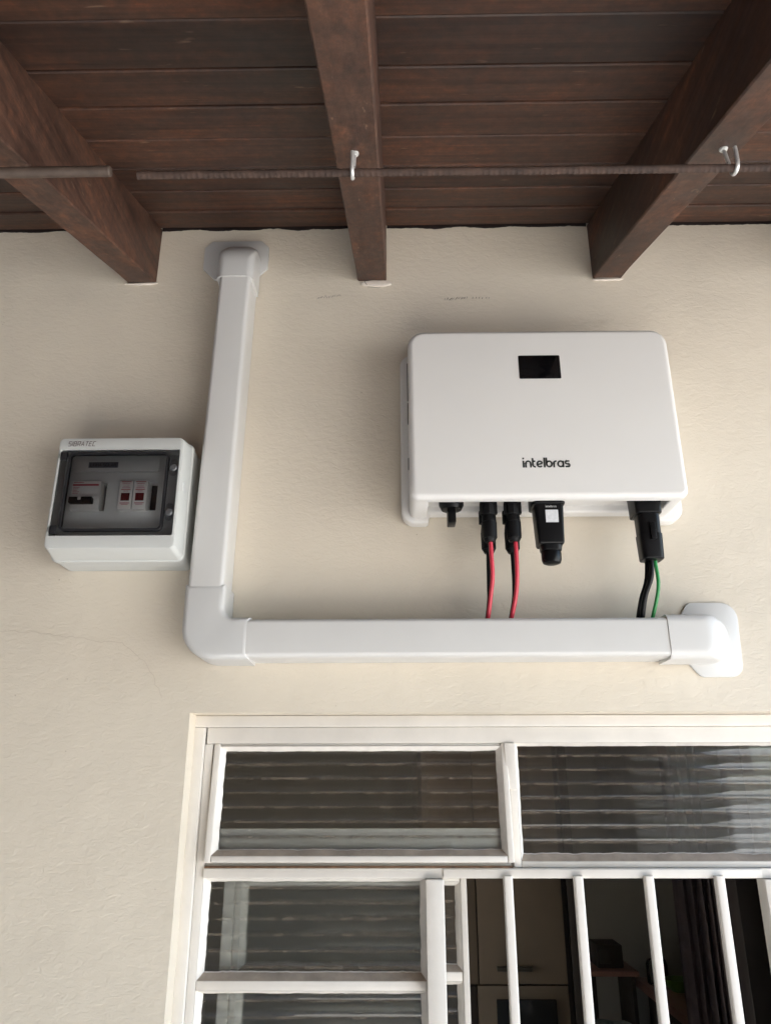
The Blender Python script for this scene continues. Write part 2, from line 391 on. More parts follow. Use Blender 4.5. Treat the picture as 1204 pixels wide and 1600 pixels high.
# ================================================================== THE SETTING
mb = MB(); mb.box(-200, 200, -200, 200, -0.25, -0.10)
tag(mb.build('ground', 'concrete', None), kind='structure')
mb = MB(); mb.box(-9, 9, -9, -1.9, -0.099, -0.02)
tag(mb.build('paved_yard', 'concrete', None), kind='structure')
mb = MB(); mb.box(-4, 4, -1.896, -0.002, -0.098, 0.0)
tag(mb.build('veranda_floor', 'tile', None), kind='structure')
# room behind the window
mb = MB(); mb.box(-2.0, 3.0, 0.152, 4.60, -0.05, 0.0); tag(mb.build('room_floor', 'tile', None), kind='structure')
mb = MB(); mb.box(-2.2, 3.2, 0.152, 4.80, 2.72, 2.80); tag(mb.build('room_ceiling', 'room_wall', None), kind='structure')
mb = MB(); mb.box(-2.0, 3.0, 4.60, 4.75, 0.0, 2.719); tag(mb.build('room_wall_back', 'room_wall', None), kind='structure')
mb = MB()      # left room wall, unseen: opening added to brighten the room with daylight
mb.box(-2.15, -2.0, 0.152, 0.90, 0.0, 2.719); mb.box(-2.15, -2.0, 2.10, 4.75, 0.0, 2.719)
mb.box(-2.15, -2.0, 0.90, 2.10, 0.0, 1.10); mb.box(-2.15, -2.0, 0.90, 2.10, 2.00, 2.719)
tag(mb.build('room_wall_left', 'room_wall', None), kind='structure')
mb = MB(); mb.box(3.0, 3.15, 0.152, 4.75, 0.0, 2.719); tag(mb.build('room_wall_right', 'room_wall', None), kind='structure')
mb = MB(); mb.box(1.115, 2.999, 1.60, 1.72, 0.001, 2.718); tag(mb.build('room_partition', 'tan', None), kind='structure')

gw = thing('added_yard_wall', 'dark unseen wall added across the yard to darken the window reflections', 'added wall', loc=(0, -4.3, 0))  # out of view; put in so the panes reflect something dark
B('masonry', 'darkwall', gw, -2.58, 2.2, -0.15, 0.0, -0.05, 2.55, bev=0.004)
B('coping', 'concrete', gw, -2.58, 2.23, -0.19, 0.04, 2.5503, 2.62, bev=0.006)

hw_ = thing('added_side_wall', 'dark unseen wall added at the left end to cut light from the left', 'wall', loc=(-2.6, 0, 0))  # out of view; put in to dim the light arriving from the left
B('masonry', 'darkwall', hw_, -0.16, 0.0, -4.5, -0.001, -0.05, 3.0, bev=0.004)
B('coping', 'concrete', hw_, -0.20, 0.018, -4.52, -0.001, 3.0003, 3.06, bev=0.006)

# ------------------------------------------------------------------ house wall with window opening
WX0, WX1, WZ0, WZ1 = -0.278, 0.800, 1.05, 2.102
def house_wall():
    v, f = [], []
    def quad(a, b, c, d):
        i = len(v); v.extend([a, b, c, d]); f.append((i, i + 1, i + 2, i + 3))
    X0, X1, Z0, Z1 = -4.0, 4.0, -0.02, 3.2
    for y, fl in ((0.0, False), (0.15, True)):
        e = 0.0 if y == 0 else -0.004
        xs = [X0, WX0 - e, WX1 + e, X1]; zs = [Z0, WZ0 - e, WZ1 + e, Z1]
        for i in range(3):
            for j in range(3):
                if i == 1 and j == 1: continue
                q = [(xs[i], y, zs[j]), (xs[i + 1], y, zs[j]), (xs[i + 1], y, zs[j + 1]), (xs[i], y, zs[j + 1])]
                quad(*(q if not fl else q[::-1]))
    e = 0.004
    quad((WX0, 0, WZ0), (WX0, 0, WZ1), (WX0 + e, .15, WZ1 - e), (WX0 + e, .15, WZ0 + e))
    quad((WX1, 0, WZ1), (WX1, 0, WZ0), (WX1 - e, .15, WZ0 + e), (WX1 - e, .15, WZ1 - e))
    quad((WX0, 0, WZ1), (WX1, 0, WZ1), (WX1 - e, .15, WZ1 - e), (WX0 + e, .15, WZ1 - e))
    quad((WX1, 0, WZ0), (WX0, 0, WZ0), (WX0 + e, .15, WZ0 + e), (WX1 - e, .15, WZ0 + e))
    quad((X0, 0, Z1), (X1, 0, Z1), (X1, .15, Z1), (X0, .15, Z1))
    quad((X0, 0, Z0), (X0, 0, Z1), (X0, .15, Z1), (X0, .15, Z0)); quad((X1, 0, Z1), (X1, 0, Z0), (X1, .15, Z0), (X1, .15, Z1))
    me = bpy.data.meshes.new('house_wall'); me.from_pydata(v, [], f); me.update()
    me.materials.append(MAT['wall']); o = bpy.data.objects.new('house_wall', me); COL.objects.link(o)
    return o
wall = tag(house_wall(), 'cream plastered house wall carrying the inverter, duct and window', 'wall')

def patch(name, pts, y, mat, th=0.002):
    """irregular raised piece of plaster"""
    mb_ = MB(); mb_.slab(pts, -0.0005, -th, th * 0.6, 0, 2); return mb_.build(name, mat, wall)
def ragged(cx, cz, rx, rz, n=18, amp=0.25, seed=0):
    r_ = random.Random(seed)
    return [(cx + rx * (1 + r_.uniform(-amp, amp)) * math.cos(2 * math.pi * i / n), cz + rz * (1 + r_.uniform(-amp, amp)) * math.sin(2 * math.pi * i / n)) for i in range(n)]
patch('plaster_patch', ragged(-0.028, 2.788, 0.026, 0.0062, seed=3, amp=0.12), 0, 'chip', 0.004)
patch('plaster_patch', ragged(-0.418, 2.7935, 0.026, 0.0035, seed=5), 0, 'chip', 0.003)
patch('plaster_patch', ragged(0.351, 2.7925, 0.026, 0.0035, seed=9), 0, 'chip', 0.003)
# hairline crack round the plaster chip, crack in the wall at the left, pencil scuffs
def line_mark(name, pts, wd, mat, jit=0.0015, seed=1, y=-0.0006):
    r_ = random.Random(seed); out = []
    for (a, b) in zip(pts[:-1], pts[1:]):
        k = max(2, int(math.hypot(b[0] - a[0], b[1] - a[1]) / 0.006))
        for i in range(k): out.append((a[0] + (b[0] - a[0]) * i / k + r_.uniform(-jit, jit), a[1] + (b[1] - a[1]) * i / k + r_.uniform(-jit, jit)))
    out.append(pts[-1])
    mb_ = MB(); mb_.stroke(out, wd, y); return mb_.build(name, mat, wall, False)
line_mark('crack', [(-0.555, 2.215), (-0.502, 2.2111), (-0.4407, 2.2037), (-0.410, 2.1985), (-0.3818, 2.198), (-0.3428, 2.1678), (-0.318, 2.122)], 0.0004, 'crack', seed=4)
line_mark('crack', [(-0.048, 2.7958), (-0.047, 2.7865), (-0.044, 2.7838)], 0.0010, 'scuff', 0.0006, 2, -0.0046)
line_mark('crack', [(-0.043, 2.7825), (-0.026, 2.7808), (-0.010, 2.7835), (-0.003, 2.788)], 0.0008, 'scuff', 0.0004, 3)
r_ = random.Random(12)
for (x0, x1, z, slope, n) in ((-0.126, -0.086, 2.7615, 0.16, 15), (0.083, 0.120, 2.757, 0.05, 16), (0.128, 0.160, 2.7595, -0.03, 6)):
    mb_ = MB()
    for i in range(n):
        x = x0 + (x1 - x0) * i / n; zz = z + slope * (x - x0) + r_.uniform(-.0012, .0012)
        mb_.stroke([(x, zz - 0.0016), (x + r_.uniform(-.001, .002), zz), (x + r_.uniform(0, .002), zz + r_.uniform(.0008, .0024))], 0.0005 + 0.0004 * r_.random(), -0.0006)
    tag(mb_.build('scuff_mark', 'scuff', wall, False), kind='stuff')

for k_, (xa, xb) in enumerate(((-0.80, -0.4420), (-0.3935, -0.0600), (-0.0115, 0.3255), (0.3745, 0.71))):
    n_ = int((xb - xa) / 0.004); lo = []
    for i in range(n_ + 1):
        x_ = xa + (xb - xa) * i / n_
        d_ = 0.0035 + 0.0040 * max(-0.6, noise.noise(Vector((x_ * 22, k_ * 7, 0)))) + 0.0016 * noise.noise(Vector((x_ * 120, k_, 4)))
        lo.append((x_, 2.9037 - max(0.0006, d_)))
    mb_ = MB(); b_ = 0
    for (x_, z_) in lo: mb_.v += [(x_, -0.0007, z_), (x_, -0.0007, 2.908)]
    mb_.f = [(2 * i, 2 * i + 2, 2 * i + 3, 2 * i + 1) for i in range(n_)]
    mb_.build('gap_shade_strip', 'doorwood', wall, False)  # ragged dark strip: shadow of the board-to-wall gap put in as colour

# ------------------------------------------------------------------ roof: boards and rafters
SL = R(20.3); ZW = 2.9037
def on_roof(s, up=0.0):
    """point at distance s from the wall along the underside, up = height above it"""
    return (-s * math.cos(SL) - up * math.sin(SL) * 1.0, ZW - s * math.sin(SL) + up * math.cos(SL))
roof = thing('veranda_roof', 'dark brown boarded veranda roof on sloping rafters above the wall', 'roof')
RX0, RX1, RLEN = -2.55, 1.30, 1.95
edges = [0.004, 0.0795, 0.157, 0.2345, 0.319, 0.3976, 0.4757, 0.5577]
while edges[-1] < RLEN: edges.append(edges[-1] + 0.0800)
for i in range(len(edges) - 1):
    s0, s1 = edges[i] + 0.0015, edges[i + 1] - 0.0015
    dz = rng.uniform(-0.0012, 0.0012); tw = rng.uniform(-0.0012, 0.0012); c = 0.0014
    lip = 0.0045
    prof = [(s0, c + dz - tw), (s0 + c, dz - tw), (s1 - c, dz + tw), (s1, c + dz + tw), (s1, 0.013), (s0, 0.013)]
    mb = MB(); nx = 36; rings = []
    for k in range(nx + 1):
        x = RX0 + (RX1 - RX0) * k / nx
        wv = 0.0010 * noise.noise(Vector((x * 1.7, i * 3.1, 0.0)))
        ring = []
        for (s, u) in prof:
            y, z = on_roof(s + wv, u); ring.append((x, y, z))
        rings.append(ring)
    mb.ring_stack(rings, flip=True)
    o = mb.build('ceiling_board', 'board', roof, ang=25)
# unseen deck above, added to stop light leaking between the boards
y0, z0 = on_roof(0.0, 0.02); y1, z1 = on_roof(RLEN + 0.05, 0.02); y2, z2 = on_roof(RLEN + 0.05, 0.06); y3, z3 = on_roof(0.0, 0.06)
mb = MB(); mb.ring_stack([[(x, -0.003, z0), (x, y1, z1), (x, y2, z2), (x, -0.003, z3)] for x in (RX0, RX1)], flip=True)
mb.build('light_block_deck', 'doorwood', roof, False)
for k, xc in enumerate([-0.4175 - 0.384 * 2, -0.4175 - 0.384, -0.4175, -0.0356, 0.3500, 0.735, 1.12] + [-1.57, -1.955, -2.34]):
    hw = 0.0237; mb = MB(); rings = []
    ns = 24
    for j in range(ns + 1):
        s = (RLEN + 0.03) * j / ns - (0.012 if j == 0 else 0)
        yb, zb = on_roof(s, -0.1005); yt, zt = on_roof(s, -0.0004)
        if j == 0: yb = yt = 0.004; zb = ZW - 0.1077; zt = ZW
        xs = xc + 0.0100 * yb + 0.0012 * noise.noise(Vector((xc * 9, s * 3, 0))); e = 0.0018; zj = 0.0008 * noise.noise(Vector((xc * 5, s * 4, 5)))
        ring = [(xs - hw, yt, zt), (xs - hw, yb, zb + e + zj), (xs - hw + e, yb, zb + zj), (xs + hw - e, yb, zb + zj), (xs + hw, yb, zb + e + zj), (xs + hw, yt, zt)]
        rings.append(ring)
    mb.ring_stack(rings)
    o = mb.build('rafter', 'rafter', roof, ang=30)
    lab = {2: 'left rafter crossed by the plain brown rod end', 3: 'middle rafter seen straight along its underside with a hook', 4: 'right rafter carrying the second hook'}.get(k)
    if lab: o['label'] = lab
mb = MB(); yb, zb = on_roof(RLEN + 0.04, -0.16); mb.box(RX0, RX1, yb - 0.05, yb, zb, zb + 0.20, 0.003)
mb.build('eave_beam', 'rafter', roof)

# ================================================================== WINDOW
win = thing('steel_window', 'white painted steel window with fluted glass and vertical security bars', 'window', loc=(0, 0, 0))
def wbar(name, x0, x1, y0, y1, z0, z1, par=win, bev=0.0012, mat='steel'):
    return B(name, mat, par, x0, x1, y0, y1, z0, z1, bev=bev)
# fixed outer frame: two steps
wbar('frame_rail', WX0 + 0.0003, 0.7997, 0.030, 0.062, 2.0855, 2.1006)
wbar('frame_rail', -0.2612, 0.783, 0.0365, 0.0625, 2.0640, 2.0852)
wbar('frame_stile', WX0 + 0.0003, -0.2632, 0.030, 0.062, 1.052, 2.0852)
wbar('frame_stile', -0.2629, -0.2520, 0.0365, 0.0618, 1.052, 2.0637)
wbar('frame_stile', 0.786, 0.7997, 0.030, 0.062, 1.052, 2.0852)
wbar('frame_rail', WX0 + 0.0145, 0.785, 0.030, 0.062, 1.0515, 1.075)
# transom: front bar, dirty shadow gap above it, upstand behind the opening sash
wbar('transom', -0.2517, 0.7857, 0.0315, 0.055, 1.8965, 1.9085)
wbar('transom_lip', 0.0585, 0.4655, 0.029, 0.0312, 1.8972, 1.9075, bev=0.0006)
wbar('transom_upstand', -0.2517, 0.1480, 0.0408, 0.0450, 1.9090, 1.9560, bev=0.001)
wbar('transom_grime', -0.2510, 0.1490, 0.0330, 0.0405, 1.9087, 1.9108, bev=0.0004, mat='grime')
# upper mullion and its stop strip
wbar('mullion', 0.1510, 0.1605, 0.0365, 0.058, 1.9090, 2.0637)
wbar('mullion_stop', 0.1455, 0.1600, 0.0325, 0.0362, 2.0045, 2.0636, bev=0.0008)
# frame of fixed panes
wbar('frame_rail', 0.1608, 0.7855, 0.0365, 0.052, 1.9088, 1.9165)
# meeting post and right post
wbar('meeting_post', 0.0352, 0.0588, 0.0215, 0.050, 1.0755, 1.8962, bev=0.0018)
wbar('meeting_post', 0.4655, 0.4890, 0.0235, 0.050, 1.0755, 1.8962, bev=0.0018)
# muntins of the left fixed light
for zt in (1.775, 1.646, 1.517, 1.388, 1.259):
    wbar('muntin', -0.2517, 0.0350, 0.0365, 0.056, zt - 0.0055, zt + 0.0055)
    wbar('muntin', 0.4893, 0.7857, 0.0365, 0.056, zt - 0.0055, zt + 0.0055)

def putty(x0, x1, z0, z1, yo, yi, seed, par, inn=0.0072, bot=0.0100, m=None):
    """hand-laid putty fillet round a pane: four sloping strips with an uneven inner edge"""
    r_ = random.Random(seed)
    mb_ = MB(); mat_ix = []
    off = r_.uniform(0, 50)
    def edge(n, L, k): 
        return [max(0.35, 1 + 0.13 * noise.noise(Vector((off + k * 11.3, i * L / n * 34, 0))) + 0.13 * noise.noise(Vector((off + k * 5, i * L / n * 150, 3)))) for i in range(n + 1)]
    c = [(x0, z0), (x1, z0), (x1, z1), (x0, z1)]
    dirs = [((1, 0), (0, 1), bot), ((0, 1), (-1, 0), inn), ((-1, 0), (0, -1), inn * 0.7), ((0, -1), (1, 0), inn)]
    for k in range(4):
        (dx, dz), (nx_, nz_), wd = dirs[k]; p = c[k]; q = c[(k + 1) % 4]; L = math.hypot(q[0] - p[0], q[1] - p[1]); n = max(6, int(L / 0.005))
        e = edge(n, L, k); b = len(mb_.v)
        for i in range(n + 1):
            t = i / n; a = wd * e[i]
            prev_w = dirs[k - 1][2] * 0.6; next_w = dirs[(k + 1) % 4][2] * 0.6
            s = t * L
            px, pz = p[0] + dx * s, p[1] + dz * s
            si = min(max(s, prev_w), L - next_w)
            ix, iz = p[0] + dx * si + nx_ * a, p[1] + dz * si + nz_ * a
            jx, jz = p[0] + dx * si + nx_ * a * 0.88, p[1] + dz * si + nz_ * a * 0.88
            for pt in ((px, yo, pz), (jx, yi - 0.0022, jz), (ix, yi + 0.0008, iz)):
                mb_.v.append(tuple(m @ Vector(pt)) if m else pt)
        for i in range(n):
            for j in range(2):
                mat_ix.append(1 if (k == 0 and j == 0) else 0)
                mb_.f.append((b + 3 * i + j, b + 3 * (i + 1) + j, b + 3 * (i + 1) + j + 1, b + 3 * i + j + 1))
    o_ = mb_.build('putty', 'putty', par, True, 50); o_.data.materials.append(MAT['dusty_shaded'])
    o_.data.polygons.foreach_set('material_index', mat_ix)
    return o_

def pane(x0, x1, z0, z1, y, par, amp=0.00045, th=0.0032, ph=0.0, name='glass_pane', seg=10, wob=0.00012):
    mb_ = MB(); n = max(4, int((z1 - z0) / PITCHF * seg)); nx = 24; b = 0
    V, Fc = mb_.v, mb_.f
    for j in range(n + 1):
        z = z0 + (z1 - z0) * j / n
        for i in range(nx + 1):
            x = x0 + (x1 - x0) * i / nx
            a = amp * abs(math.cos(math.pi * z / PITCHF)) * 2 - amp
            V.append((x, y - a + wob * noise.noise(Vector((x * 30, z * 60, ph))), z))
    k = nx + 1
    for j in range(n):
        for i in range(nx):
            p = j * k + i; Fc.append((p, p + 1, p + k + 1, p + k))
    base = len(V)
    for (x, z) in ((x0, z0), (x1, z0), (x1, z1), (x0, z1)): V.append((x, y + th, z))
    Fc.append((base + 3, base + 2, base + 1, base))
    Fc.append(tuple(range(0, k))[::-1] + (base, base + 1)) if False else None
    Fc.append(tuple([base] + [base + 1] + list(range(nx, -1, -1))))
    Fc.append(tuple([base + 2, base + 3] + [n * k + i for i in range(nx + 1)]))
    Fc.append(tuple([base + 3, base] + [j * k for j in range(n + 1)]))
    Fc.append(tuple([base + 1, base + 2] + [j * k + nx for j in range(n, -1, -1)]))
    return mb_.build(name, 'glass', par, True, 60)

GY = 0.0490
# upper right fixed pane
pane(0.1640, 0.784, 1.9185, 2.0632, GY, win, ph=0.15, amp=0.00090)
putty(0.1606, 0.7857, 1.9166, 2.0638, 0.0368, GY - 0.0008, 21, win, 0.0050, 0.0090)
# left fixed light: panes between muntins
zs = [1.8963, 1.775, 1.646, 1.517, 1.388, 1.259, 1.0755]
for i in range(6):
    zt = zs[i] - (0.0055 if i else 0.0); zb = zs[i + 1] + (0.0055 if i < 5 else 0.0)
    pane(-0.2512, 0.0347, zb + 0.0003, zt - 0.0003, GY, win, ph=0.3 + 0.11 * i)
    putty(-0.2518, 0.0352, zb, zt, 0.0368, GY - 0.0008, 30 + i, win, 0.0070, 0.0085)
    pane(0.4895, 0.7855, zb + 0.0003, zt - 0.0003, GY, win, ph=0.2 + 0.07 * i)
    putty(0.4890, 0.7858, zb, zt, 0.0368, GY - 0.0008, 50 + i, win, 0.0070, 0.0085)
# security bars
for k in range(4):
    x = 0.1404 + 0.0895 * k
    mb = MB(); mb.slab(rrect(x - 0.0058, x + 0.0058, 0.0205, 0.0320, 0.0022, 3), 1.076, 1.900, m=Matrix(((1, 0, 0, 0), (0, 0, 1, 0), (0, 1, 0, 0), (0, 0, 0, 1))))
    o = mb.build('security_bar', 'steel', win)
    for s in (-1, 1):
        pass
# sliding sash pushed open behind the left fixed light
sash = empty('sliding_sash', win)
YS0, YS1 = 0.0635, 0.0800
wbar('sash_stile', -0.229, -0.2145, YS0 - 0.004, YS1, 1.078, 1.9060, sash)
wbar('sash_stile', -0.2142, -0.2060, YS0, YS1, 1.078, 1.9060, sash)
wbar('sash_stile', 0.0825, 0.0905, YS0 - 0.002, YS1 - 0.0005, 1.078, 1.9060, sash)
wbar('sash_rail', -0.2057, 0.0822, YS0, YS1 - 0.001, 1.8895, 1.9058, sash)
for zt in (1.780, 1.650, 1.520, 1.39, 1.26):
    wbar('sash_muntin', -0.2057, 0.0822, YS0, YS1 - 0.001, zt - 0.0055, zt + 0.0055, sash)
zz = [1.8893, 1.780, 1.650, 1.520, 1.39, 1.26, 1.079]
for i in range(6):
    zt = zz[i] - (0.0055 if i else 0); zb = zz[i + 1] + (0.0055 if i < 5 else 0)
    pane(-0.2055, 0.0820, zb + 0.0003, zt - 0.0003, YS0 + 0.009, sash, ph=0.6 + 0.13 * i, seg=8)
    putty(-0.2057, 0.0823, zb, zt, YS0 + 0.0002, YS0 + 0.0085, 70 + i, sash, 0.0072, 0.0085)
# top-hung opening sash, tilted out a little
ts = empty('top_sash', win, (0, 0.0395, 2.0645)); ts.rotation_euler = (-R(5.6), 0, 0)
def tb(name, x0, x1, y0, y1, z0, z1, bev=0.0016): return wbar(name, x0, x1, y0, y1, z0, z1, ts, bev)
tb('sash_stile', -0.2500, -0.2415, -0.004, 0.013, -0.1495, -0.0006)
tb('sash_stile', 0.1415, 0.1500, -0.004, 0.013, -0.1495, -0.0006)
tb('sash_rail', -0.2413, 0.1413, -0.0038, 0.013, -0.1495, -0.1415)
tb('sash_rail', -0.2413, 0.1413, -0.0008, 0.013, -0.0050, -0.0006)
pane(-0.2412, 0.1412, -0.1412, -0.0052, 0.0065, ts, ph=0.45, amp=0.0012)
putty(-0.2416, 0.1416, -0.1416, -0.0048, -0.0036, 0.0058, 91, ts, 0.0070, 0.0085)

# ================================================================== CABLE DUCT
duct = thing('cable_duct', 'white plastic cable duct running down and along the wall in an L', 'cable duct')
D = 0.058
# vertical cover, leaning slightly
tilt = Matrix.Translation((-0.2565, 0, 2.262)) @ Matrix.Rotation(R(0.80), 4, 'Y')
def sweep_profile(prof, a, b, axis, m=None, flip=False):
    rings = []
    for t in (a, b):
        ring = [((u, y, t) if axis == 'Z' else (t, y, u)) for (u, y) in prof]
        rings.append([tuple(m @ Vector(p)) for p in ring] if m else ring)
    mb_ = MB(); mb_.ring_stack(rings, flip=flip); return mb_
def duct_prof(h, d, r, lip=0.0016):
    # base channel plus snap-on cover with a small step near the wall
    pts = [(-h, -0.0006, 0), (h, -0.0006, 0), (h, -0.0350, 0.0004), (h + lip, -0.0356, 0.0004), (h + lip - 0.0012, -d, r), (-h - lip + 0.0012, -d, r), (-h - lip, -0.0356, 0.0004), (-h, -0.0350, 0.0004)]
    return rpoly(pts[::-1], 7)
pv = duct_prof(0.0235, D, 0.0064)
o = sweep_profile(pv, -0.012, 0.515, 'Z', tilt, flip=False).build('duct_cover', 'duct', duct)
o['label'] = 'tall upright duct cover'
ph = duct_prof(0.0246, D, 0.0064)
o = sweep_profile([(u + 2.1922, y) for (u, y) in ph], -0.206, 0.372, 'X', flip=True).build('duct_cover', 'duct', duct)
o['label'] = 'level duct cover under the inverter cables'
# elbow
el = rpoly([(-0.2842, 2.2655, 0.0), (-0.2842, 2.1642, 0.044), (-0.1935, 2.1642, 0.0), (-0.1935, 2.2202, 0.0), (-0.2292, 2.2202, 0.014), (-0.2292, 2.2655, 0.0)], 12)
mb = MB(); mb.slab(el, -0.0008, -D - 0.0014, 0.0085, 0, 6); o = mb.build('duct_elbow', 'elbow', duct, ang=50)
o['label'] = 'slightly greyer corner piece with a rounded outer corner'
# wall caps: flange plate + hump
fl = rpoly([(-0.3170, 2.8190, .003), (-0.2960, 2.7975, .003), (-0.2290, 2.7975, .003), (-0.2095, 2.8190, .003), (-0.2090, 2.8610, .003), (-0.2215, 2.8745, .004), (-0.3045, 2.8745, .004), (-0.3170, 2.8610, .003)], 6)
cap = empty('wall_cap', duct); cap['label'] = 'wall cap at the top of the upright duct'
mb = MB(); mb.slab(fl, -0.0006, -0.0042, 0.0010, 0, 2); mb.build('flange', 'elbow', cap)
hm = rpoly([(-0.2790, 2.7630, 0), (-0.2215, 2.7630, 0), (-0.2215, 2.8470, .018), (-0.2790, 2.8470, .018)], 8)
hm = [(x + 0.0085 * (z - 2.80) / 0.5, z) for (x, z) in hm]
def hump(outline, open_dir, E, name_parent, mat):
    """hollow-looking cover: full width at the wall, its closed end sloping in towards the front"""
    mb_ = MB(); rings = []; n = 16; DF = D + 0.0012
    us = [(p[1] if open_dir == 'down' else p[0]) for p in outline]; ua, ub = min(us), max(us)
    for i in range(n + 1):
        a = math.pi / 2 * i / n; sn = math.sin(a)
        q = max(0.0, (sn - 0.80) / 0.20); si = 0.0125 * (1 - math.sqrt(max(0.0, 1 - q * q)))
        ring = []
        for (p, o_) in zip(outline, inset(outline, si)):
            u = p[1] if open_dir == 'down' else p[0]
            g = ((u - ua) / (ub - ua)) ** 1.5
            sh = E * (1 - math.cos(a)) * g
            if open_dir == 'down': ring.append((o_[0], -0.0034 - DF * sn + 0.0034 * sn, p[1] - sh))
            else: ring.append((p[0] - sh, -0.0034 - DF * sn + 0.0034 * sn, o_[1]))
        rings.append(ring)
    mb_.ring_stack(rings); return mb_.build('hump', mat, name_parent, ang=55)
hump(hm, 'down', 0.054, cap, 'elbow')
fr = rpoly([(0.392, 2.1700, .004), (0.4115, 2.1462, .012), (0.4690, 2.1462, .018), (0.4738, 2.2488, .022), (0.4060, 2.2488, .010), (0.3890, 2.2240, .004)], 6)
cap2 = empty('wall_cap', duct); cap2['label'] = 'wall cap at the right end of the level duct'
mb = MB(); mb.slab(fr, -0.0006, -0.0034, 0.0012, 0, 2); mb.build('flange', 'duct', cap2)
hr = rpoly([(0.3560, 2.1632, 0), (0.4500, 2.1632, .024), (0.4500, 2.2222, .024), (0.3560, 2.2222, 0)], 8)
hump(hr, 'left', 0.046, cap2, 'duct')

# ================================================================== INVERTER
inv = thing('solar_inverter', 'white wall-mounted solar inverter with small black display', 'inverter')
IX0, IX1, IZ0, IZ1, IY = 0.0190, 0.3905, 2.3676, 2.6280, -0.107
# back plate with notch at the bottom between the two feet
bp = rpoly([(0.0085, 2.3625, .030), (0.0480, 2.3625, .006), (0.0480, 2.3770, .004), (0.3680, 2.3770, .004), (0.3680, 2.3625, .006), (0.4110, 2.3625, .030), (0.4110, 2.6400, .020), (0.0085, 2.6400, .020)], 8)
mb = MB(); mb.slab(bp, -0.004, -0.0235, 0.004, 0.001, 4); mb.build('back_plate', 'inv', inv)
# casing
mb = MB(); mb.slab(rrect(IX0 + .001, IX1 - .001, 2.3870, IZ1 - .001, (.004, .004, .022, .022), 6), -0.0236, -0.0915, 0.0); mb.build('casing', 'inv', inv)
# side cheeks reaching below the connector panel
for (a, b, ol) in ((IX0 + 0.0012, 0.0450, True), (0.3690, IX1 - 0.0012, False)):
    rs = (.018, .003, 0, 0) if ol else (.003, .018, 0, 0)
    mb = MB(); mb.slab(rrect(a, b, IZ0 + 0.0015, 2.3868, rs, 6), -0.0237, -0.0914, 0.001, 0); mb.build('side_foot', 'inv', inv)
# cover
cv = rrect(IX0, IX1, IZ0, IZ1, (.012, .012, .024, .024), 8)
mb = MB(); mb.slab(cv, -0.0916, IY, 0.0085, 0.0015, 7); mb.build('front_cover', 'inv', inv, ang=50)
# side vent slots, left flank
for zc_, h_ in ((2.572, 0.030), (2.520, 0.016), (2.440, 0.008)):
    B('vent_slot', 'gasket', inv, IX0 - 0.0006, IX0 + 0.0022, -0.060, -0.052, zc_ - h_, zc_ + h_, bev=0.0006)
# display
mb = MB(); mb.slab(rrect(0.1755, 0.2341, 2.5470, 2.5844, 0.0018, 4), IY + 0.0004, IY - 0.0006, 0.0003, 0, 2); mb.build('display', 'screen', inv)

def logo_intelbras(mb_, x0, z0, xh, y, wd=0.27, zs=1.16):
    """lower-case rounded lettering: intelbras; xh = x-height"""
    def S(pts): mb_.stroke([(x0 + cur[0] + p[0] * xh, z0 + p[1] * xh * zs) for p in pts], wd * xh, y)
    cur = [0.0]
    h = wd / 2
    def adv(a): cur[0] += a * xh
    S([(0.0, 0), (0.0, 0.98)]); S([(0.0, 1.20), (0.0, 1.42)]); adv(0.36)
    S([(0, 0), (0, .55)] + arc(.37, .55, .37, 180, 0, 10) + [(.74, 0)]); adv(1.06)
    S([(0, 1.36), (0, .42)] + arc(.32, .42, .32, 180, 270, 6) + [(.42, .10)]); S([(0, .90), (.40, .90)]); adv(.66)
    S(arc(.40, .50, .40, 12, 318, 16)); S([(.02, .42), (.79, .58)]); adv(1.12)
    S([(0, 0), (0, 1.42)]); adv(.32)
    S([(0, 1.42), (0, .50)]); S(arc(.40, .50, .40, 180, 540, 18)); adv(1.12)
    S([(0, 0), (0, .56)] + arc(.34, .56, .34, 180, 90, 6) + [(.42, .90)]); adv(.62)
    S(arc(.40, .50, .40, 0, 360, 18)); S([(.80, .95), (.80, 0)]); adv(1.10)
    S([(.66, .90), (.24, .90)] + arc(.24, .70, .20, 90, 270, 6) + [(.46, .50)] + arc(.46, .30, .20, 90, -90, 6) + [(.0, .10)]); adv(.70)
    return cur[0]
mb = MB(); wl = logo_intelbras(mb, 0.0, 0.0, 1.0, 0.0)
mb = MB(); logo_intelbras(mb, 0.1728, 2.4110, 0.0622 / wl, IY - 0.0004)
mb.build('brand_print', 'print', inv, False)
# rotary DC switch under the casing
sw = empty('rotary_switch', inv)
mb = MB(); mb.lathe((0.0775, -0.060, 2.3868), [(0.0165, 0), (0.0172, -0.004), (0.0172, -0.012), (0.0140, -0.0185), (0.006, -0.0195)], 24); mb.build('switch_knob', 'black', sw)
B('switch_grip', 'black', sw, 0.0713, 0.0827, -0.0720, -0.0480, 2.3465, 2.3700, bev=0.0015)

